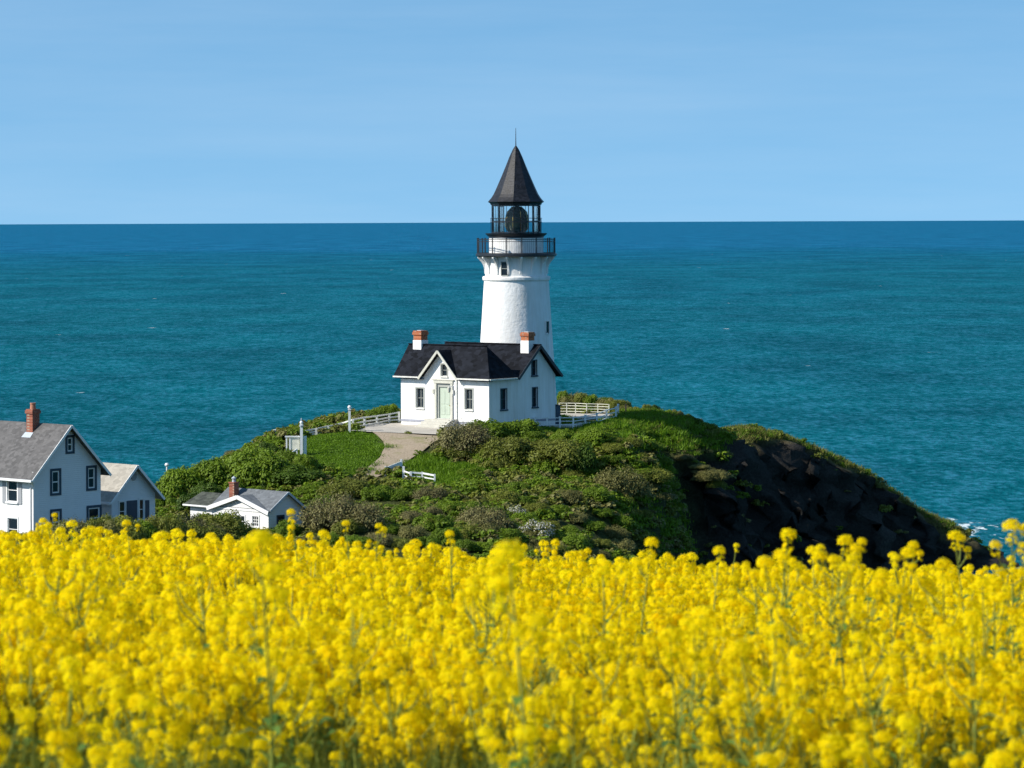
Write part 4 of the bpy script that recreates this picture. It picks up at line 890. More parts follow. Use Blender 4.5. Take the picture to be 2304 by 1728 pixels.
# little white handrail down from the gate
r0 = Vector((pp.x - .30, pp.y - .25, 0)); r1 = Vector((pp.x - 1.0, pp.y - 1.6, 0)); r0.z = at(668, 1011, r0.y).z; r1.z = at(645, 1028, r1.y).z
HRl = empty('stair_handrail', (r0.x, r0.y, float(hz(r0.x, r0.y))), 'short sloping white handrail beside the gate pillar', 'handrail')
MB().bar(r0, r1, .06, .10).build('rail', 'white', HRl); MB().bar(r0 - UP * .35, r1 - UP * .30, .05, .08).build('rail', 'white', HRl)
for q in (r0, (r0 + r1) / 2, r1): MB().box(Vector((q.x - .04, q.y - .04, float(hz(q.x, q.y)) - .4)), (.08, 0, 0), (0, .08, 0), (0, 0, q.z + .05 - float(hz(q.x, q.y)) + .4)).build('post', 'white', HRl)
# white board fence by the bottom of the drive
q0, q1, q2, q3, q4, q5 = gp(868, 1071), gp(903, 1062), gp(908, 1078), gp(924, 1083), (gp(950, 1084)), gp(978, 1089)
bf = empty('board_fence', q0, 'white board fence at the foot of the gravel drive', 'fence')
def post(p, h, par, m='white', w_=.15): MB().box(p + Vector((-w_ / 2, -w_ / 2, -.3)), (w_, 0, 0), (0, w_, 0), (0, 0, h + .3)).build('post', m, par)
post(q0, .62, bf); post(q1, .80, bf); post(q2, .80, bf); post(q3, .62, bf)
MB().bar(q0 + UP * .40, q1 + UP * .52, .05, .30).build('board', 'white', bf); MB().bar(q0 + UP * .12, q1 + UP * .18, .05, .10).build('rail', 'white', bf)
for z_ in (.5, .2): MB().bar(q2 + UP * z_, q3 + UP * z_, .05, .09).build('rail', 'white', bf)
for a_, b_ in ((q3, q4), (q4, q5)):
    MB().bar(a_ + UP * .56, b_ + UP * .55, .05, .11).build('rail', 'white', bf); MB().bar(a_ + UP * .3, b_ + UP * .3, .05, .08).build('rail', 'white', bf)
for q in (q4, q5): post(q, .64, bf, w_=.11)
# railed terrace on the right of the house
TF = [(1196, 958), (1204, 960), (1231, 960), (1260, 959.5), (1290, 960), (1317, 957), (1343, 954), (1365, 946), (1386, 942), (1391, 936)]
TB = [(1391, 936), (1370, 931), (1345, 930.5), (1320, 930.5), (1295, 929.8), (1275, 929.5), (1258, 929.5)]
zT = ZB + .02
def onplane(u, v, z):
    c = (v - VH) + ROLL * (u - UC); Y = (CZ - z) * F / c; p = at(u, v, Y); p.z = z; return p
fp = [onplane(u, v, zT) for u, v in TF]; bp = [onplane(u, v, zT) for u, v in TB]
fence('terrace_railing', 'white three rail railing along the near edge of the terrace', fp, [.62, .63, .64, .66, .68, .72, .76, .80, .84, .86], (.95, .58, .2), 'white', .13, .05, .055, True, 'railing')
fence('rear_railing', 'cream four rail railing round the far side of the terrace', bp[1:], [.74, .76, .78, .8, .8, .8], (.97, .72, .45, .18), 'cream', .08, .035, .045, False, 'railing')
ter = MB(); tp_ = [H(.02, 1.2), H(.02, HD)] ; poly = [Vector((q.x, q.y, zT)) for q in [H(.03, .2)] + fp + bp + [H(.03, HD + 2)]]
ter.slab(poly, .5); tag(ter.build('terrace', 'concrete', None), 'paved terrace beside the shaded wall of the white house', 'terrace', kind='structure')
for u, lab in ((1408, 'thin dark post standing in the grass beyond the terrace railing'),):
    p = gp(u, 934); b = MB(); b.box(p + Vector((-.05, -.05, -.3)), (.1, 0, 0), (0, .1, 0), (0, 0, 1.15)); tag(b.build('wood_post', 'wood_post', None, loc=p), lab, 'post')

# ------------------------------------------------------------------ leaf-built plants
def quads(c, nrm, w, h, rng, droop=0.0):
    """leaf quads centred at c facing nrm, with random spin"""
    n = len(c); r = rng.normal(size=(n, 3)); t = np.cross(nrm, r); t /= np.linalg.norm(t, axis=1, keepdims=True) + 1e-9; b = np.cross(nrm, t)
    w = np.broadcast_to(w, (n,))[:, None] / 2; h = np.broadcast_to(h, (n,))[:, None] / 2
    v = np.stack([c - b * h, c + t * w, c + b * h, c - t * w], 1).reshape(-1, 3)
    return v, np.arange(4 * n).reshape(n, 4)
def unit(a): return a / (np.linalg.norm(a, axis=-1, keepdims=True) + 1e-9)
def make_shrub(seed, nlobe, nleaf, size, flat=.75, spread=.62, up=.5, spiky=0.0):
    """crown in a unit box (radius about 1, base at z = 0): leaves on many small overlapping lobes"""
    g = np.random.default_rng(seed); L0 = []
    for k in range(nlobe):
        t = g.uniform(0, 2 * math.pi); e = g.uniform(-.05, 1) ** 1.0; rr = spread * math.sqrt(max(0, 1 - e * e * .75)) * g.uniform(.55, 1.1)
        L0.append((rr * math.cos(t), rr * math.sin(t), flat * (.12 + .62 * e * g.uniform(.75, 1.1)), g.uniform(.14, .34)))
    L0 = np.array(L0); k = g.choice(nlobe, nleaf, p=L0[:, 3] ** 2 / (L0[:, 3] ** 2).sum())
    d = unit(g.normal(size=(nleaf, 3))); d[:, 2] = np.where(d[:, 2] < -.35, -d[:, 2], d[:, 2])
    rad = L0[k, 3] * g.uniform(.72, 1.08, nleaf) * (1 + spiky * np.abs(g.normal(size=nleaf)))
    c = L0[k, :3] + d * rad[:, None] * np.array([1, 1, .85]); c[:, 2] = np.maximum(c[:, 2], .0)
    nr = unit(d + up * np.array([0, 0, 1]) + g.normal(size=(nleaf, 3)) * .42)
    v, f = quads(c, nr, size * g.uniform(.6, 1.2, nleaf), size * g.uniform(.9, 1.8, nleaf), g)
    tint = np.clip(g.uniform(0, 1, nlobe)[k] * .45 + g.uniform(0, .55, nleaf), 0, 1)
    return v, f, tint, L0
def stems_mesh(name, L0, seed, m='twig', extra=0):
    mb = MB(); g = random.Random(seed)
    for i, l in enumerate(L0[:14]):
        p = Vector(l[:3]); a = Vector((p.x * .15, p.y * .15, -.05)); mid = (a + p) / 2 + Vector((g.uniform(-.08, .08), g.uniform(-.08, .08), .05)); mb.tube([a, mid, p, p + (p - mid) * .4], [.03, .022, .014, .006], 5, False)
    for i in range(extra):
        l = L0[g.randrange(len(L0))]; p = Vector(l[:3]); dv = Vector((g.gauss(0, 1), g.gauss(0, 1), abs(g.gauss(0, 1)) + .3)).normalized(); mb.tube([p, p + dv * l[3] * g.uniform(.9, 1.35)], [.010, .004], 4, False)
    me = bpy.data.meshes.new(name); me.from_pydata([tuple(v) for v in mb.v], [], mb.f); me.materials.append(M[m]); me.update(); return me
SHR = {}
def protos(kind, leaf_m, n, **kw):
    out = []
    extra = kw.pop('extra', 0); bl = kw.pop('bloom', 0)
    for i in range(n):
        sd = hash_(kind) + i; v, f, t, L0 = make_shrub(sd, **kw); mats = [leaf_m]; mi = None
        if bl: mats = [leaf_m, 'blossom']; mi = (np.random.default_rng(sd).uniform(size=len(f)) < bl).astype(int)
        out.append((npmesh('foliage', v, f, mats, mi, t), stems_mesh('stems', L0, sd, extra=extra)))
    SHR[kind] = out
def hash_(s): return sum(ord(c) * (i + 3) for i, c in enumerate(s)) % 9973
protos('green', 'leaf_green', 4, nlobe=60, nleaf=9500, size=.060, flat=.66, spread=.78)
protos('deep', 'leaf_deep', 3, nlobe=54, nleaf=9000, size=.060, flat=.66, spread=.78)
protos('olive', 'leaf_olive', 4, nlobe=60, nleaf=9500, size=.053, flat=.6, spread=.82, spiky=.10)
protos('dry', 'leaf_dry', 3, nlobe=54, nleaf=9000, size=.050, flat=.55, spread=.85, spiky=.18)
protos('brown', 'leaf_brown', 3, nlobe=50, nleaf=8000, size=.046, flat=.62, spread=.78, spiky=.28, extra=320)
protos('white', 'leaf_olive', 2, nlobe=34, nleaf=7000, size=.055, flat=.65, bloom=.42)
LAB = {'green': ('leafy bright green shrub', 'shrub'), 'deep': ('dense dark green shrub', 'shrub'), 'olive': ('rounded olive green shrub', 'shrub'), 'dry': ('low dry olive scrub bush', 'bush'), 'brown': ('grey brown twiggy bush', 'bush'), 'white': ('shrub covered in white blossom', 'shrub')}
SHRUB_POS = []
def shrub_at(p, rad, hgt, kind, label, group=None):
    me, st = rnd.choice(SHR[kind]); nm = {'green': 'green_shrub', 'deep': 'dark_shrub', 'olive': 'olive_shrub', 'dry': 'scrub_bush', 'brown': 'twiggy_bush', 'white': 'blossom_shrub'}[kind]
    o = bpy.data.objects.new(nm, None); o.empty_display_size = .3; col.objects.link(o); o.location = p; o.rotation_euler = (0, 0, rnd.uniform(0, 6.28))
    o.scale = (rad * rnd.uniform(.9, 1.2), rad * rnd.uniform(.9, 1.2), hgt / .74)
    tag(o, label, LAB[kind][1], group)
    for n_, d_ in (('foliage', me), ('stems', st)): c = bpy.data.objects.new(n_, d_); col.objects.link(c); c.parent = o
    SHRUB_POS.append((p.x, p.y, rad)); return o
def shrub(ud, vd, wd, hd, kind, label, group=None):
    """shrub whose foot is at display pixel (ud, vd), wd wide and hd high (in the 2212 px view)"""
    p = ground(ud * K, vd * K)
    if p is None: return None
    s_ = pxm(p.y) * K; rad = wd * s_ / 2; y = p.y + rad * .55; q = Vector(((ud * K - UC) / F * y, y, 0)); q.z = float(hz(q.x, q.y)) - .08
    up_ = max(.35, hd * s_ - (q.z - p.z)); return shrub_at(q, rad, up_, kind, label, group)
# ------------------------------------------------------------------ shrubs one can point at
NAMED = [
 # foot (u, v), width, height, kind, label
 (1000, 992, 140, 78, 'brown', 'large grey brown twiggy bush beside the gravel drive, below the house front'),
 (1052, 965, 130, 60, 'green', 'tall green shrub hiding the near corner of the white house'),
 (1118, 955, 120, 50, 'green', 'bright green shrub right under the shaded house wall'),
 (1096, 1008, 120, 66, 'olive', 'light olive rounded shrub with pale twigs in the middle of the bushy mound'),
 (1190, 1020, 150, 74, 'olive', 'big rounded olive shrub at the shadowed right foot of the bushy mound'),
 (1065, 985, 70, 30, 'white', 'small pale flowering shrub on top of the bushy mound below the house'),
 (1250, 1035, 90, 80, 'deep', 'dark shrub standing at the right edge of the bushy mound'),
 (1160, 1172, 100, 48, 'white', 'white flowering shrub low on the slope just above the yellow field'),
 (1112, 1120, 60, 28, 'white', 'smaller white flowering shrub halfway down the slope'),
 (712, 1148, 130, 80, 'brown', 'tall grey brown bush directly right of the blue shaded cottage wall'),
 (785, 1150, 110, 62, 'brown', 'grey brown bush next to the tall bush beside the cottage'),
 (1040, 1150, 130, 52, 'brown', 'long grey brown bush low on the slope under the house'),
 (560, 1058, 150, 88, 'green', 'biggest bright green shrub of the thicket, behind the cottage chimney'),
 (470, 1062, 140, 80, 'green', 'broad green shrub in the thicket left of the cottage chimney'),
 (395, 1085, 120, 76, 'green', 'green shrub rising right of the small tan roofed house'),
 (640, 1056, 130, 48, 'deep', 'dark green shrub below the small white gate'),
 (350, 1092, 70, 60, 'deep', 'dark shrub touching the gable end of the tan roofed house'),
 (425, 1118, 110, 62, 'deep', 'dark olive shrub at the left end of the cottage roof'),
 (836, 905, 56, 34, 'green', 'yellow green shrub behind the fence at the left corner of the house'),
 (806, 911, 50, 26, 'green', 'low green shrub behind the left fence near the tall pillar'),
 (1012, 1030, 60, 20, 'green', 'small vivid green shrub on the grass bank below the drive'),
 (1340, 1075, 110, 70, 'dry', 'large grey olive bush on the open slope left of the dark cliff'),
 (1400, 1060, 90, 50, 'olive', 'olive shrub at the very edge of the shadowed cliff'),
 (1535, 1070, 70, 55, 'dry', 'pale sunlit bush clinging to the rib of the dark cliff'),
 (620, 1160, 60, 36, 'green', 'low green shrub under the cottage side window'),
]
for q in NAMED: shrub(*q)
TPG = [Vector((q.x, q.y)) for q in poly]
def pin(poly, x, y):
    c = False; n = len(poly)
    for i in range(n):
        (x1, y1), (x2, y2) = poly[i], poly[(i + 1) % n]
        if (y1 > y) != (y2 > y) and x < (x2 - x1) * (y - y1) / (y2 - y1) + x1: c = not c
    return c
def fill(poly, n, wr_, hr_, kinds, where, sep=.33):
    xs = [p[0] for p in poly]; ys = [p[1] for p in poly]; got = []
    for _ in range(n * 40):
        if len(got) >= n: break
        x, y = rnd.uniform(min(xs), max(xs)), rnd.uniform(min(ys), max(ys))
        if not pin(poly, x, y): continue
        w = rnd.uniform(*wr_)
        if any((x - a) ** 2 + ((y - b) * 1.6) ** 2 < (sep * (w + c)) ** 2 for a, b, c in got): continue
        p = ground(x * K, y * K)
        if p is None or any(bool(inside(q, p.x, p.y)) for q in (DRIVE, LAWN, TPG)): continue
        kd = rnd.choice(kinds); got.append((x, y, w))
        shrub(x, y, w, w * rnd.uniform(*hr_), kd, f'{LAB[kd][0]} {where}', f'shrubs {where}')
fill([(330, 1095), (420, 1045), (520, 1015), (610, 985), (668, 1010), (690, 1062), (640, 1064), (560, 1085), (480, 1096), (400, 1118), (345, 1118)], 46, (50, 85), (.5, .68), ['green', 'green', 'green', 'deep', 'olive'], 'in the thicket behind the cottage')
def row(pts, n, Yj, wr_, hr_, kinds, where):
    """shrubs along a line of (u, v, Y) on the ground"""
    for k in range(n):
        t = (k + rnd.uniform(.2, .8)) / n * (len(pts) - 1); i = min(int(t), len(pts) - 2); f = t - i
        u = pts[i][0] * (1 - f) + pts[i + 1][0] * f; Y = pts[i][1] * (1 - f) + pts[i + 1][1] * f + rnd.uniform(0, Yj); x = (u - UC) / F * Y
        r = rnd.uniform(*wr_); kd = rnd.choice(kinds); shrub_at(Vector((x, Y, float(hz(x, Y)) - .06)), r, rnd.uniform(*hr_), kd, f'{LAB[kd][0]} {where}', f'shrubs {where}')
row([(430, 219), (520, 224), (610, 228)], 15, 4, (.8, 1.3), (.6, .95), ['dry', 'olive', 'brown', 'green'], 'along the skyline left of the lawn')
row([(620, 228), (700, 232), (790, 234)], 15, 3, (.7, 1.1), (.6, .95), ['dry', 'olive', 'brown', 'dry'], 'behind the fence at the back of the lawn')
row([(775, 234), (830, 235.5), (905, 237)], 12, 3, (.8, 1.2), (1.0, 1.5), ['green', 'olive', 'green'], 'behind the fence left of the house')
row([(1252, 243.8), (1310, 243.6), (1360, 242.8), (1400, 241)], 17, 2.5, (.7, 1.05), (.9, 1.35), ['green', 'dry', 'olive', 'green'], 'behind the terrace railing')
row([(1400, 240.5), (1500, 240), (1570, 239), (1635, 238)], 20, 1.5, (.5, .9), (.45, .75), ['green', 'olive', 'dry', 'deep'], 'along the shaded ridge')
fill([(985, 1000), (1010, 965), (1040, 948), (1150, 950), (1290, 958), (1300, 1000), (1295, 1040), (1200, 1042), (1090, 1020)], 34, (55, 95), (.40, .55), ['green', 'olive', 'olive', 'green', 'dry', 'green'], 'in the bushy mound below the house')
fill([(650, 1075), (700, 1058), (790, 1062), (880, 1080), (960, 1088), (1010, 1095), (1040, 1120), (1000, 1195), (650, 1195), (655, 1110)], 62, (55, 100), (.36, .52), ['olive', 'green', 'dry', 'olive', 'green', 'brown', 'green', 'olive', 'green'], 'on the slope right of the cottage')
fill([(1010, 1065), (1130, 1062), (1290, 1075), (1310, 1130), (1340, 1180), (1360, 1210), (1010, 1200), (1040, 1120)], 56, (50, 90), (.34, .5), ['olive', 'green', 'dry', 'green', 'olive', 'green'], 'on the steep slope above the field')
fill([(1320, 955), (1390, 925), (1400, 965), (1450, 1030), (1470, 1070), (1415, 1105), (1345, 1160), (1300, 1100), (1320, 1030)], 26, (40, 80), (.32, .5), ['olive', 'dry', 'green', 'olive', 'green'], 'on the open slope beside the cliff')
row([(0, 171), (110, 171.5), (230, 173)], 7, 2, (.9, 1.4), (.8, 1.2), ['olive', 'dry', 'olive', 'brown'], 'between the large house and the field')
row([(120, 172.5), (230, 173), (340, 176), (430, 180), (500, 183)], 24, 3, (1.1, 1.7), (1.3, 2.0), ['olive', 'dry', 'olive', 'brown', 'green'], 'between the left houses and the field')
fill([(1490, 985), (1540, 1030), (1580, 1090), (1560, 1110), (1500, 1060), (1470, 1010)], 7, (26, 46), (.5, .7), ['dry', 'olive', 'brown'], 'clinging to the dark cliff')
print('shrubs', len(SHRUB_POS))

# ------------------------------------------------------------------ uncountable ground cover: one object each, copies set on points
def collection(name, meshes):
    c = bpy.data.collections.new(name)
    for i, me in enumerate(meshes):
        o = bpy.data.objects.new(f'{name}_{i:02d}', me); c.objects.link(o)
    return c
def scatter(name, label, cat, P, idx, rot, scl, coll, kind='stuff'):
    me = bpy.data.meshes.new(name); n = len(P)
    me.vertices.add(n); me.vertices.foreach_set('co', np.asarray(P, np.float32).ravel())
    for nm, tp, arr in (('idx', 'INT', idx), ('rot', 'FLOAT_VECTOR', rot), ('scl', 'FLOAT_VECTOR', scl)):
        a = me.attributes.new(nm, tp, 'POINT'); a.data.foreach_set('value' if tp == 'INT' else 'vector', np.asarray(arr, np.int32 if tp == 'INT' else np.float32).ravel())
    o = bpy.data.objects.new(name, me); col.objects.link(o); tag(o, label, cat, kind=kind)
    ng = bpy.data.node_groups.new(name, 'GeometryNodeTree'); ng.interface.new_socket('Geometry', in_out='INPUT', socket_type='NodeSocketGeometry'); ng.interface.new_socket('Geometry', in_out='OUTPUT', socket_type='NodeSocketGeometry')
    A, B = ng.nodes.new('NodeGroupInput'), ng.nodes.new('NodeGroupOutput'); I = ng.nodes.new('GeometryNodeInstanceOnPoints'); ci = ng.nodes.new('GeometryNodeCollectionInfo')
    ci.inputs['Collection'].default_value = coll; ci.inputs['Separate Children'].default_value = True; ci.inputs['Reset Children'].default_value = True
    def at_(nm, tp): q = ng.nodes.new('GeometryNodeInputNamedAttribute'); q.data_type = tp; q.inputs['Name'].default_value = nm; return q.outputs['Attribute']
    e = ng.nodes.new('FunctionNodeEulerToRotation'); ng.links.new(at_('rot', 'FLOAT_VECTOR'), e.inputs[0])
    ng.links.new(A.outputs[0], I.inputs['Points']); ng.links.new(ci.outputs[0], I.inputs['Instance']); I.inputs['Pick Instance'].default_value = True
    ng.links.new(at_('idx', 'INT'), I.inputs['Instance Index']); ng.links.new(e.outputs[0], I.inputs['Rotation']); ng.links.new(at_('scl', 'FLOAT_VECTOR'), I.inputs['Scale'])
    ng.links.new(I.outputs[0], B.inputs[0]); md = o.modifiers.new('scatter', 'NODES'); md.node_group = ng; return o
def clump(seed, mname, nleaf=170, size=.20, flat=.7):
    v, f, t, _ = make_shrub(seed, 10, nleaf, size, flat, .6, .5, .15); return npmesh('scrub_clump', v, f, [mname], None, t)
def tuft(seed, mname, nb, hgt, lean=.45, wid=.035):
    g = np.random.default_rng(seed); c = g.normal(size=(nb, 2)) * .30; ang = g.uniform(0, 6.28, nb); h = hgt * g.uniform(.6, 1.2, nb); ln = g.normal(size=(nb, 2)) * lean * hgt
    b0 = np.column_stack([c, np.zeros(nb)]); dx = np.column_stack([np.cos(ang), np.sin(ang), np.zeros(nb)]) * wid
    tip = np.column_stack([c + ln, h]); v = np.stack([b0 - dx, b0 + dx, tip], 1).reshape(-1, 3); return npmesh('tuft', v, np.arange(3 * nb).reshape(nb, 3), [mname], None, g.uniform(0, 1, nb))
BLD = [[H(a, b) for a, b in ((.4, -.6), (.4, HD + .6), (-HW - .5, HD + .6), (-HW - .5, -.6))]]
def house_poly(u, Y, ang, W, D):
    o, e1, e2 = frame_of(u, 1100, Y, ang, 0); return [o + e1 * .2 - e2 * .2, o + e1 * .2 + e2 * (D + .2), o - e1 * W + e2 * (D + .2), o - e1 * W - e2 * .2]
BLD += [house_poly(75, 178, 42, 10, 5.0), house_poly(251, 184.4, 42, 5.4, 3.4), house_poly(604, 188, 42, 8.2, 4)]
TPOLY = TPG
def blocked(x, y, lawn=True):
    m = np.zeros(len(x), bool)
    for q in BLD + [DRIVE, APRON, TPOLY] + ([LAWN] if lawn else []): m |= inside(q, x, y)
    return m | (np.hypot(x - TC.x, y - TC.y) < rbase + .1)
sc_col = collection('scrub_clumps', [clump(900 + i, mm_) for i, mm_ in enumerate(['leaf_olive', 'leaf_green', 'leaf_dry', 'leaf_green', 'leaf_olive', 'leaf_dry', 'leaf_green', 'leaf_olive'])])
n = 22000; x = NR.uniform(-48, 46, n); y = NR.uniform(172, 276, n); z = hz(x, y); sl_, rk_ = slope_at(x, y)
pu, pv = project(x, y, z)
keep = ~blocked(x, y) & (z > .8) & (rk_ < NR.uniform(.05, 1.35, n)) & ~inside(BANK, x, y) & ~((y > 246) & (x > 8) & (NR.uniform(size=n) < .75)) & (vnoise(x, y, 6, 77) > -.22)
keep &= ~((np.hypot(x - 2, y - 226) < 13) & (NR.uniform(size=n) < .35))
n2_ = 11000; x2 = NR.uniform(-60, 50, n2_); y2 = NR.uniform(29, 172, n2_); z2 = hz(x2, y2); ok = (np.abs(x2) < .26 * y2 + 8) & (z2 > .8) & ~blocked(x2, y2) & (slope_at(x2, y2)[1] < .3)
x, y, z, keep = np.concatenate([x, x2]), np.concatenate([y, y2]), np.concatenate([z, z2]), np.concatenate([keep, ok])
x, y, z = x[keep], y[keep], z[keep]; k = len(x); s_ = NR.uniform(.45, 1.0, k) * np.where(y < 172, 1.25, 1.0) * np.where((np.abs(x - 3) < 12) & (y > 219), .6, 1.0)
kid = (np.clip(vnoise(x, y, 5, 78) * 8 + 4 + NR.uniform(-2.2, 2.2, k), 0, 7.99)).astype(int)
scatter('scrub', 'low mixed olive and brown scrub covering the headland slopes', 'scrub', np.stack([x, y, z - .04], 1), kid, np.stack([np.zeros(k), np.zeros(k), NR.uniform(0, 6.28, k)], 1), np.stack([s_, s_, s_ * NR.uniform(.7, 1.1, k)], 1), sc_col)
print('scrub', k)
g_col = collection('grass_tufts', [tuft(50 + i, 'grass', 46, .16) for i in range(4)])
n = 16000; x = NR.uniform(-22, 16, n); y = NR.uniform(196, 238, n); z = hz(x, y)
jx, jy = x + vnoise(x, y, .7, 61) * .9, y + vnoise(x, y, .7, 62) * 1.2; nl = inside(LAWN, jx, jy) | (inside(BANK, jx, jy)); nr_ = (NR.uniform(size=n) < .42) & (x > 2) & (x < 13) & (y > 203) & (slope_at(x, y)[1] < .15)
keep = (nl & ~np.array(inside(APRON, x, y)) & ~np.array(inside(BLD[0], x, y))) | (nr_ & ~blocked(x, y, False)); x, y, z = x[keep], y[keep], z[keep]; k = len(x); tall = np.where(inside(LAWN, x, y), .55, 1.6)
scatter('grass', 'short bright green grass of the lawn and banks on the headland', 'grass', np.stack([x, y, z - .01], 1), NR.integers(0, 4, k), np.stack([np.zeros(k), np.zeros(k), NR.uniform(0, 6.28, k)], 1), np.stack([np.ones(k), np.ones(k), tall * NR.uniform(.8, 1.3, k)], 1), g_col)
print('grass', k)
d_col = collection('dry_tufts', [tuft(70 + i, 'grass_dry' if i % 2 else 'grass', 34, .30, .5, .03) for i in range(4)])
n = 14000; x = NR.uniform(5, 40, n); y = NR.uniform(224, 275, n); z = hz(x, y); sl_, rk_ = slope_at(x, y)
keep = (z > 2.5) & (rk_ < .3) & ((y > 246) | (x > 8) & (y > 231)) & ~blocked(x, y); x, y, z = x[keep], y[keep], z[keep]; k = len(x)
scatter('dry_grass', 'olive dry grass on the far hump and ridge above the dark cliff', 'grass', np.stack([x, y, z - .02], 1), np.where(y > 246, NR.choice([1, 3, 1, 3, 0], k), NR.choice([0, 2, 0, 2, 1], k)), np.stack([np.zeros(k), np.zeros(k), NR.uniform(0, 6.28, k)], 1), np.stack([np.ones(k) * 1.1] * 2 + [NR.uniform(.7, 1.4, k)], 1), d_col)
print('dry', k)

# ------------------------------------------------------------------ the yellow field
def head(seed, n, r, elong=1.0, loose=.0):
    """one flower head: four-petalled florets on a dome, buds on the crown, a few loose florets below"""
    g = np.random.default_rng(seed); V, Fc, MI, T = [], [], [], []; base = 0
    k = np.arange(n); ph = np.arccos(1 - 1.45 * (k + .5) / n); th = k * 2.399963 + g.uniform(0, 6.28)
    d = np.stack([np.sin(ph) * np.cos(th), np.sin(ph) * np.sin(th), np.cos(ph)], 1) + g.normal(size=(n, 3)) * .10; d = unit(d)
    c = d * (r * g.uniform(.78, 1.12, n))[:, None] * np.array([1, 1, elong])
    nl = int(n * loose)
    if nl:
        th = g.uniform(0, 6.28, nl); c2 = np.stack([np.cos(th) * r * g.uniform(.4, .85, nl), np.sin(th) * r * g.uniform(.4, .85, nl), -r * g.uniform(.6, 2.4, nl)], 1)
        d2 = unit(np.stack([np.cos(th), np.sin(th), g.uniform(.1, .8, nl)], 1)); c = np.concatenate([c, c2]); d = np.concatenate([d, d2])
    m = len(c); nr = unit(d + np.array([0, 0, .35]) + g.normal(size=(m, 3)) * .22); rr_ = g.normal(size=(m, 3)); t = unit(np.cross(nr, rr_)); b = np.cross(nr, t)
    fs = g.uniform(.0055, .0080, m)[:, None]; tint = g.uniform(0, 1, m)
    for q in range(4):
        a = q * math.pi / 2; u = t * math.cos(a) + b * math.sin(a); w = -t * math.sin(a) + b * math.cos(a)
        p0 = c; p1 = c + u * fs * .75 + w * fs * .52 + nr * fs * .28; p2 = c + u * fs * 1.15 + nr * fs * .30; p3 = c + u * fs * .75 - w * fs * .52 + nr * fs * .28
        V.append(np.stack([p0, p3, p2, p1], 1).reshape(-1, 3)); Fc.append(np.arange(4 * m).reshape(m, 4) + base); base += 4 * m; MI.append(np.zeros(m, int)); T.append(np.clip(tint + g.normal(size=m) * .12, 0, 1))
    nb = 8; bc = np.stack([g.normal(size=nb) * r * .22, g.normal(size=nb) * r * .22, r * elong * g.uniform(.9, 1.15, nb)], 1)
    v, f = quads(bc, unit(g.normal(size=(nb, 3))), .007, .012, g); V.append(v); Fc.append(f + base); MI.append(np.ones(nb, int)); T.append(g.uniform(0, 1, nb))
    return np.concatenate(V), np.concatenate(Fc), np.concatenate(MI), np.concatenate(T)
def tubeq(pts, rad, n=4):
    pts = np.asarray(pts, float); V = []; k = len(pts)
    for i in range(k):
        d = unit(pts[min(i + 1, k - 1)] - pts[max(i - 1, 0)]); x = unit(np.cross(d, [0.3, 1, 0.1])); y = np.cross(d, x); a = np.arange(n) * 2 * math.pi / n
        V.append(pts[i] + (x * np.cos(a)[:, None] + y * np.sin(a)[:, None]) * rad[i])
    f = [[i * n + j, i * n + (j + 1) % n, (i + 1) * n + (j + 1) % n, (i + 1) * n + j] for i in range(k - 1) for j in range(n)]
    return np.concatenate(V), np.array(f)
HEADS = [head(300 + i, [46, 38, 56, 32, 46, 24][i], [.024, .021, .028, .018, .025, .015][i], [.85, 1, .8, 1.1, .9, 1.2][i], .35) for i in range(6)]
def plant(seed, hgt=PH, nbr=6, tall=False):
    """stem with leaves, and where each head sits: (x, y, z, scale, which)"""
    g = np.random.default_rng(seed); V, Fc, MI, T = [], [], [], []; base = 0
    def add(v, f, mi, t):
        nonlocal base
        V.append(v); Fc.append(f + base); MI.append(np.full(len(f), mi)); T.append(np.full(len(f), t) if np.isscalar(t) else t); base += len(v)
    lx, ly = g.normal(size=2) * .10; top = np.array([lx, ly, hgt])
    st = np.array([[0, 0, -.05], [lx * .2 + g.normal() * .01, ly * .2, hgt * .35], [lx * .55, ly * .55 + g.normal() * .01, hgt * .7], top]); add(*tubeq(st, [.006, .0055, .004, .002]), 0, g.uniform(.2, .8)); HD_ = [(*top, g.uniform(.95, 1.25), int(g.integers(0, 3)))]
    for i in range(nbr):
        q = g.uniform(.58, .88) if not tall else g.uniform(.72, .93); p = np.array([lx * q * .9, ly * q * .9, hgt * q]); a = g.uniform(0, 6.28); L_ = g.uniform(.09, .22) * (1 if not tall else .55)
        e = p + np.array([math.cos(a) * L_ * .55, math.sin(a) * L_ * .55, min(hgt * .99 - p[2], L_ * g.uniform(.7, 1.15))]); mid = (p + e) / 2 + np.array([math.cos(a), math.sin(a), -.4]) * L_ * .12
        add(*tubeq([p, mid, e], [.0032, .0026, .0016]), 0, g.uniform(.2, .9)); HD_.append((*e, g.uniform(.62, 1.0), int(g.integers(0, 6))))
    for i in range(20):                                   # small side leaves and slim pods
        q = g.uniform(.10, .82); p = np.array([lx * q, ly * q, hgt * q]); a = g.uniform(0, 6.28); L_ = g.uniform(.06, .16) * (1.15 - q * .6); dd = np.array([math.cos(a), math.sin(a), 0]); sd = np.array([-dd[1], dd[0], 0]) * L_ * .17
        m1 = p + dd * L_ * .5 + np.array([0, 0, L_ * .28]); e = p + dd * L_ + np.array([0, 0, L_ * .1])
        add(np.array([p, m1 - sd, e, m1 + sd]), np.array([[0, 1, 2, 3]]), 1, g.uniform(0, 1))
    return (np.concatenate(V), np.concatenate(Fc), np.concatenate(MI), np.concatenate(T)), HD_
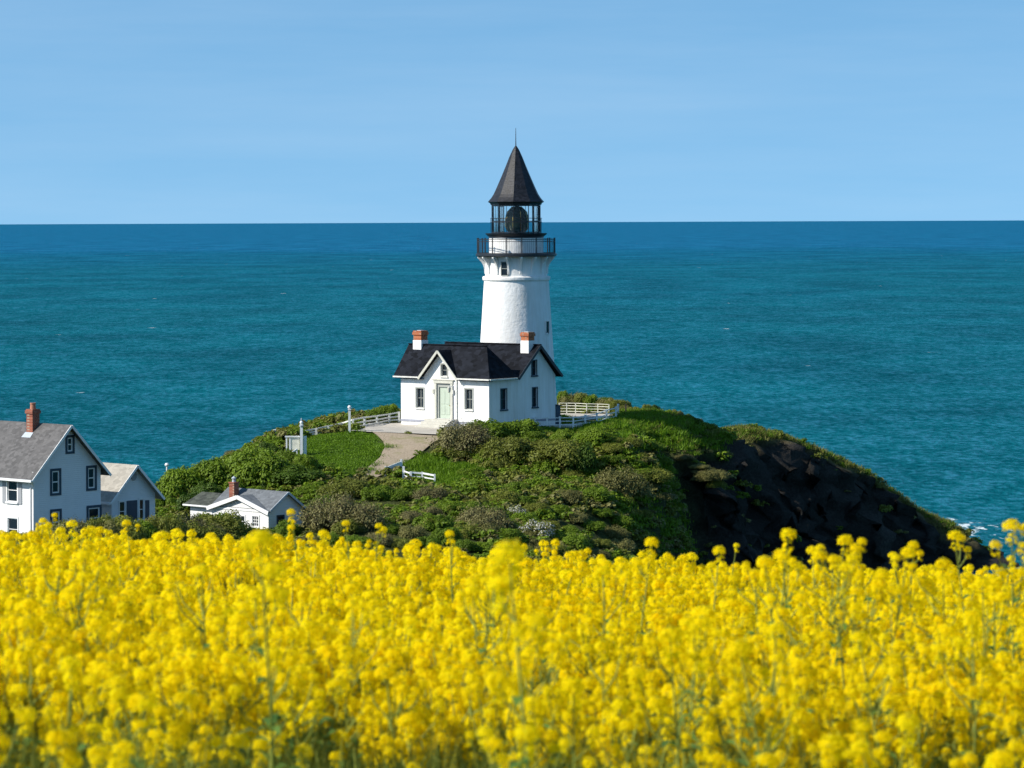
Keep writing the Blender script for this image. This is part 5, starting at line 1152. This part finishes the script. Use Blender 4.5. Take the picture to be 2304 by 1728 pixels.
def whole(seed, **kw):
    (v, f, mi, t), hd = plant(seed, **kw); V, Fc, MI, T = [v], [f], [mi + 2], [t]; b = len(v); g = random.Random(seed)
    for x, y, z, s, w in hd:
        hv, hf, hm, ht = HEADS[w]; a = g.uniform(0, 6.28); R = np.array([[math.cos(a), -math.sin(a), 0], [math.sin(a), math.cos(a), 0], [0, 0, 1]])
        V.append(hv @ R.T * s + np.array([x, y, z])); Fc.append(hf + b); MI.append(hm); T.append(ht); b += len(hv)
    return npmesh('rapeseed', np.concatenate(V), np.concatenate(Fc), ['petal', 'bud', 'stem', 'rapeleaf'], np.concatenate(MI), np.concatenate(T))
f_col = collection('rapeseed_plants', [whole(400 + i, nbr=7 + i % 4) for i in range(14)])
# plants on a jittered grid, thinned to the part of the field this place shows
st_ = .145; gx, gy = np.meshgrid(np.arange(-13, 13, st_), np.arange(3.6, CREST + 8, st_)); x = (gx + NR.uniform(-.5, .5, gx.shape) * st_ * 1.5).ravel(); y = (gy + NR.uniform(-.5, .5, gx.shape) * st_ * 1.5).ravel()
keep = (np.abs(x) < .24 * y + 2.6) & ((y < CREST + 4.5) | (NR.uniform(size=len(x)) < .5)) & (NR.uniform(size=len(x)) < np.clip(.50 + (y - 4) * .055, 0, 1)); x, y = x[keep], y[keep]
z = ground_h(x, y); sc_ = 1 + vnoise(x, y, .9, 91) * .16 + NR.normal(size=len(x)) * .055 - .02 + NR.exponential(.035, len(x)) * (y > 12)
sc_ = np.minimum(sc_, 1.02 + np.where(x < .5, .0105, .0065) * np.maximum(y - 6, 0))
u, v = project(x, y, z + PH * sc_)
near = (u > -60) & (u < 2364) & (v < 1790)
order = np.argsort(np.where(near, y, 1e9))[:285]           # the ones that show largest: objects of their own
mask = np.ones(len(x), bool); mask[order] = False
k = int(mask.sum()); print('field plants', k)
scatter('rapeseed_flowers', 'dense field of yellow rapeseed flowers filling the foreground slope', 'flower field', np.stack([x, y, z], 1)[mask], NR.integers(0, 14, k), np.stack([NR.normal(size=k) * .05, NR.normal(size=k) * .05, NR.uniform(0, 6.28, k)], 1), np.repeat(sc_[mask, None], 3, 1) * np.array([1, 1, 1]), f_col)
w_col = collection('field_weeds', [tuft(150 + j, 'stem', 60, .66, .30, .007) for j in range(4)])
n = 5200; x = NR.uniform(-4.2, 4.2, n); y = NR.uniform(3.2, 13, n); kp = np.abs(x) < .2 * y + 1.0; x, y = x[kp], y[kp]; k = len(x); q = NR.uniform(.75, 1.25, k)
scatter('field_grass', 'thin green stalks and blades growing between the yellow flowers', 'grass', np.stack([x, y, ground_h(x, y)], 1), NR.integers(0, 4, k), np.stack([np.zeros(k), np.zeros(k), NR.uniform(0, 6.28, k)], 1), np.stack([q * .6, q * .6, q], 1), w_col)
head_me = [npmesh('flower_head', *HEADS[i][:2], ['petal', 'bud'], HEADS[i][2], HEADS[i][3]) for i in range(6)]
SPEC = []
for i in range(10):
    (v, f, mi, t), hd = plant(700 + i, nbr=7 + i % 3); SPEC.append((npmesh('stem', v, f, ['stem', 'rapeleaf'], mi, t), hd))
def flower_plant(spec, x, y, z, s, rz, label, group=None, hs=1.0):
    o = bpy.data.objects.new('rapeseed_plant', None); o.empty_display_size = .1; col.objects.link(o); o.location = (x, y, z); o.rotation_euler = (rnd.gauss(0, .05), rnd.gauss(0, .05), rz); o.scale = (s, s, s); tag(o, label, 'flower', group)
    c = bpy.data.objects.new('stem', spec[0]); col.objects.link(c); c.parent = o
    for hx, hy, hz_, hs_, w in spec[1]:
        c = bpy.data.objects.new('flower_head', head_me[w]); col.objects.link(c); c.parent = o; c.location = (hx, hy, hz_); c.scale = (hs_ * hs,) * 3; c.rotation_euler = (0, 0, rnd.uniform(0, 6.28))
    return o
for i in order: flower_plant(rnd.choice(SPEC), x[i], y[i], z[i], sc_[i], rnd.uniform(0, 6.28), 'blurred yellow rapeseed plant in the nearest rows of the field', 'nearest rapeseed plants')
# tall plants standing clear of the crop: head at pixel (u, v), head width in pixels, distance
TALL = [
 (1774, 1204, 46, 12.5, 'tallest round headed yellow plant standing out against the dark cliff'),
 (2148, 1207, 40, 14, 'tall yellow plant in front of the last rock by the surf'),
 (2300, 1228, 26, 15, 'yellow plant at the right edge in front of the sea'),
 (2275, 1258, 26, 16, 'small yellow head against the sea left of the right edge'),
 (1828, 1240, 36, 15, 'full yellow head right beside the tallest plant before the cliff'),
 (1925, 1248, 32, 16, 'yellow head against the dark cliff below its lowest bay'),
 (2008, 1250, 26, 17, 'small yellow head before the dark cliff left of the twin heads'),
 (2055, 1228, 34, 15, 'knobbly yellow plant before the lower end of the dark cliff'),
 (1466, 1222, 40, 14, 'broad yellow head at the left border of the dark cliff'),
 (1618, 1240, 36, 15, 'yellow head standing before the middle of the dark cliff'),
 (1657, 1228, 18, 18, 'thin yellow plant with tiny head in front of the dark cliff'),
 (1145, 1246, 92, 7.6, 'big blurred yellow head in the middle of the field edge'),
 (586, 1216, 74, 8.6, 'big blurred yellow head below the cottage windows'),
 (655, 1153, 26, 17, 'single yellow head in front of the blue cottage wall'),
 (97, 1173, 24, 19, 'yellow head in front of the shaded wall of the large house'),
 (123, 1160, 18, 19, 'slim yellow plant before the lower window of the large house'),
 (778, 1178, 24, 18, 'yellow head against the brown bush right of the cottage'),
 (852, 1184, 22, 18, 'round yellow head against the dark scrub on the slope'),
 (1012, 1202, 28, 16, 'double yellow head below the slope under the house'),
 (285, 1178, 26, 18, 'yellow head before the scrub right of the large house'),
]
for i, (u, v, wpx, Y, lab) in enumerate(TALL):
    hp = at(u, v, Y); zg_ = float(ground_h(hp.x, Y)); hgt = hp.z - zg_
    (pv_, pf_, pm_, pt_), hd = plant(830 + i, hgt=hgt, nbr=3 + i % 3, tall=True); spec = (npmesh('stem', pv_, pf_, ['stem', 'rapeleaf'], pm_, pt_), [(a, b, c, d_ if j else 1.15, e if j else 0) for j, (a, b, c, d_, e) in enumerate(hd)])
    top = spec[1][0]; o = flower_plant(spec, hp.x - top[0], Y - top[1], zg_, 1.0, 0.0, lab, hs=wpx * pxm(Y) / .080); o.rotation_euler = (0, 0, 0)
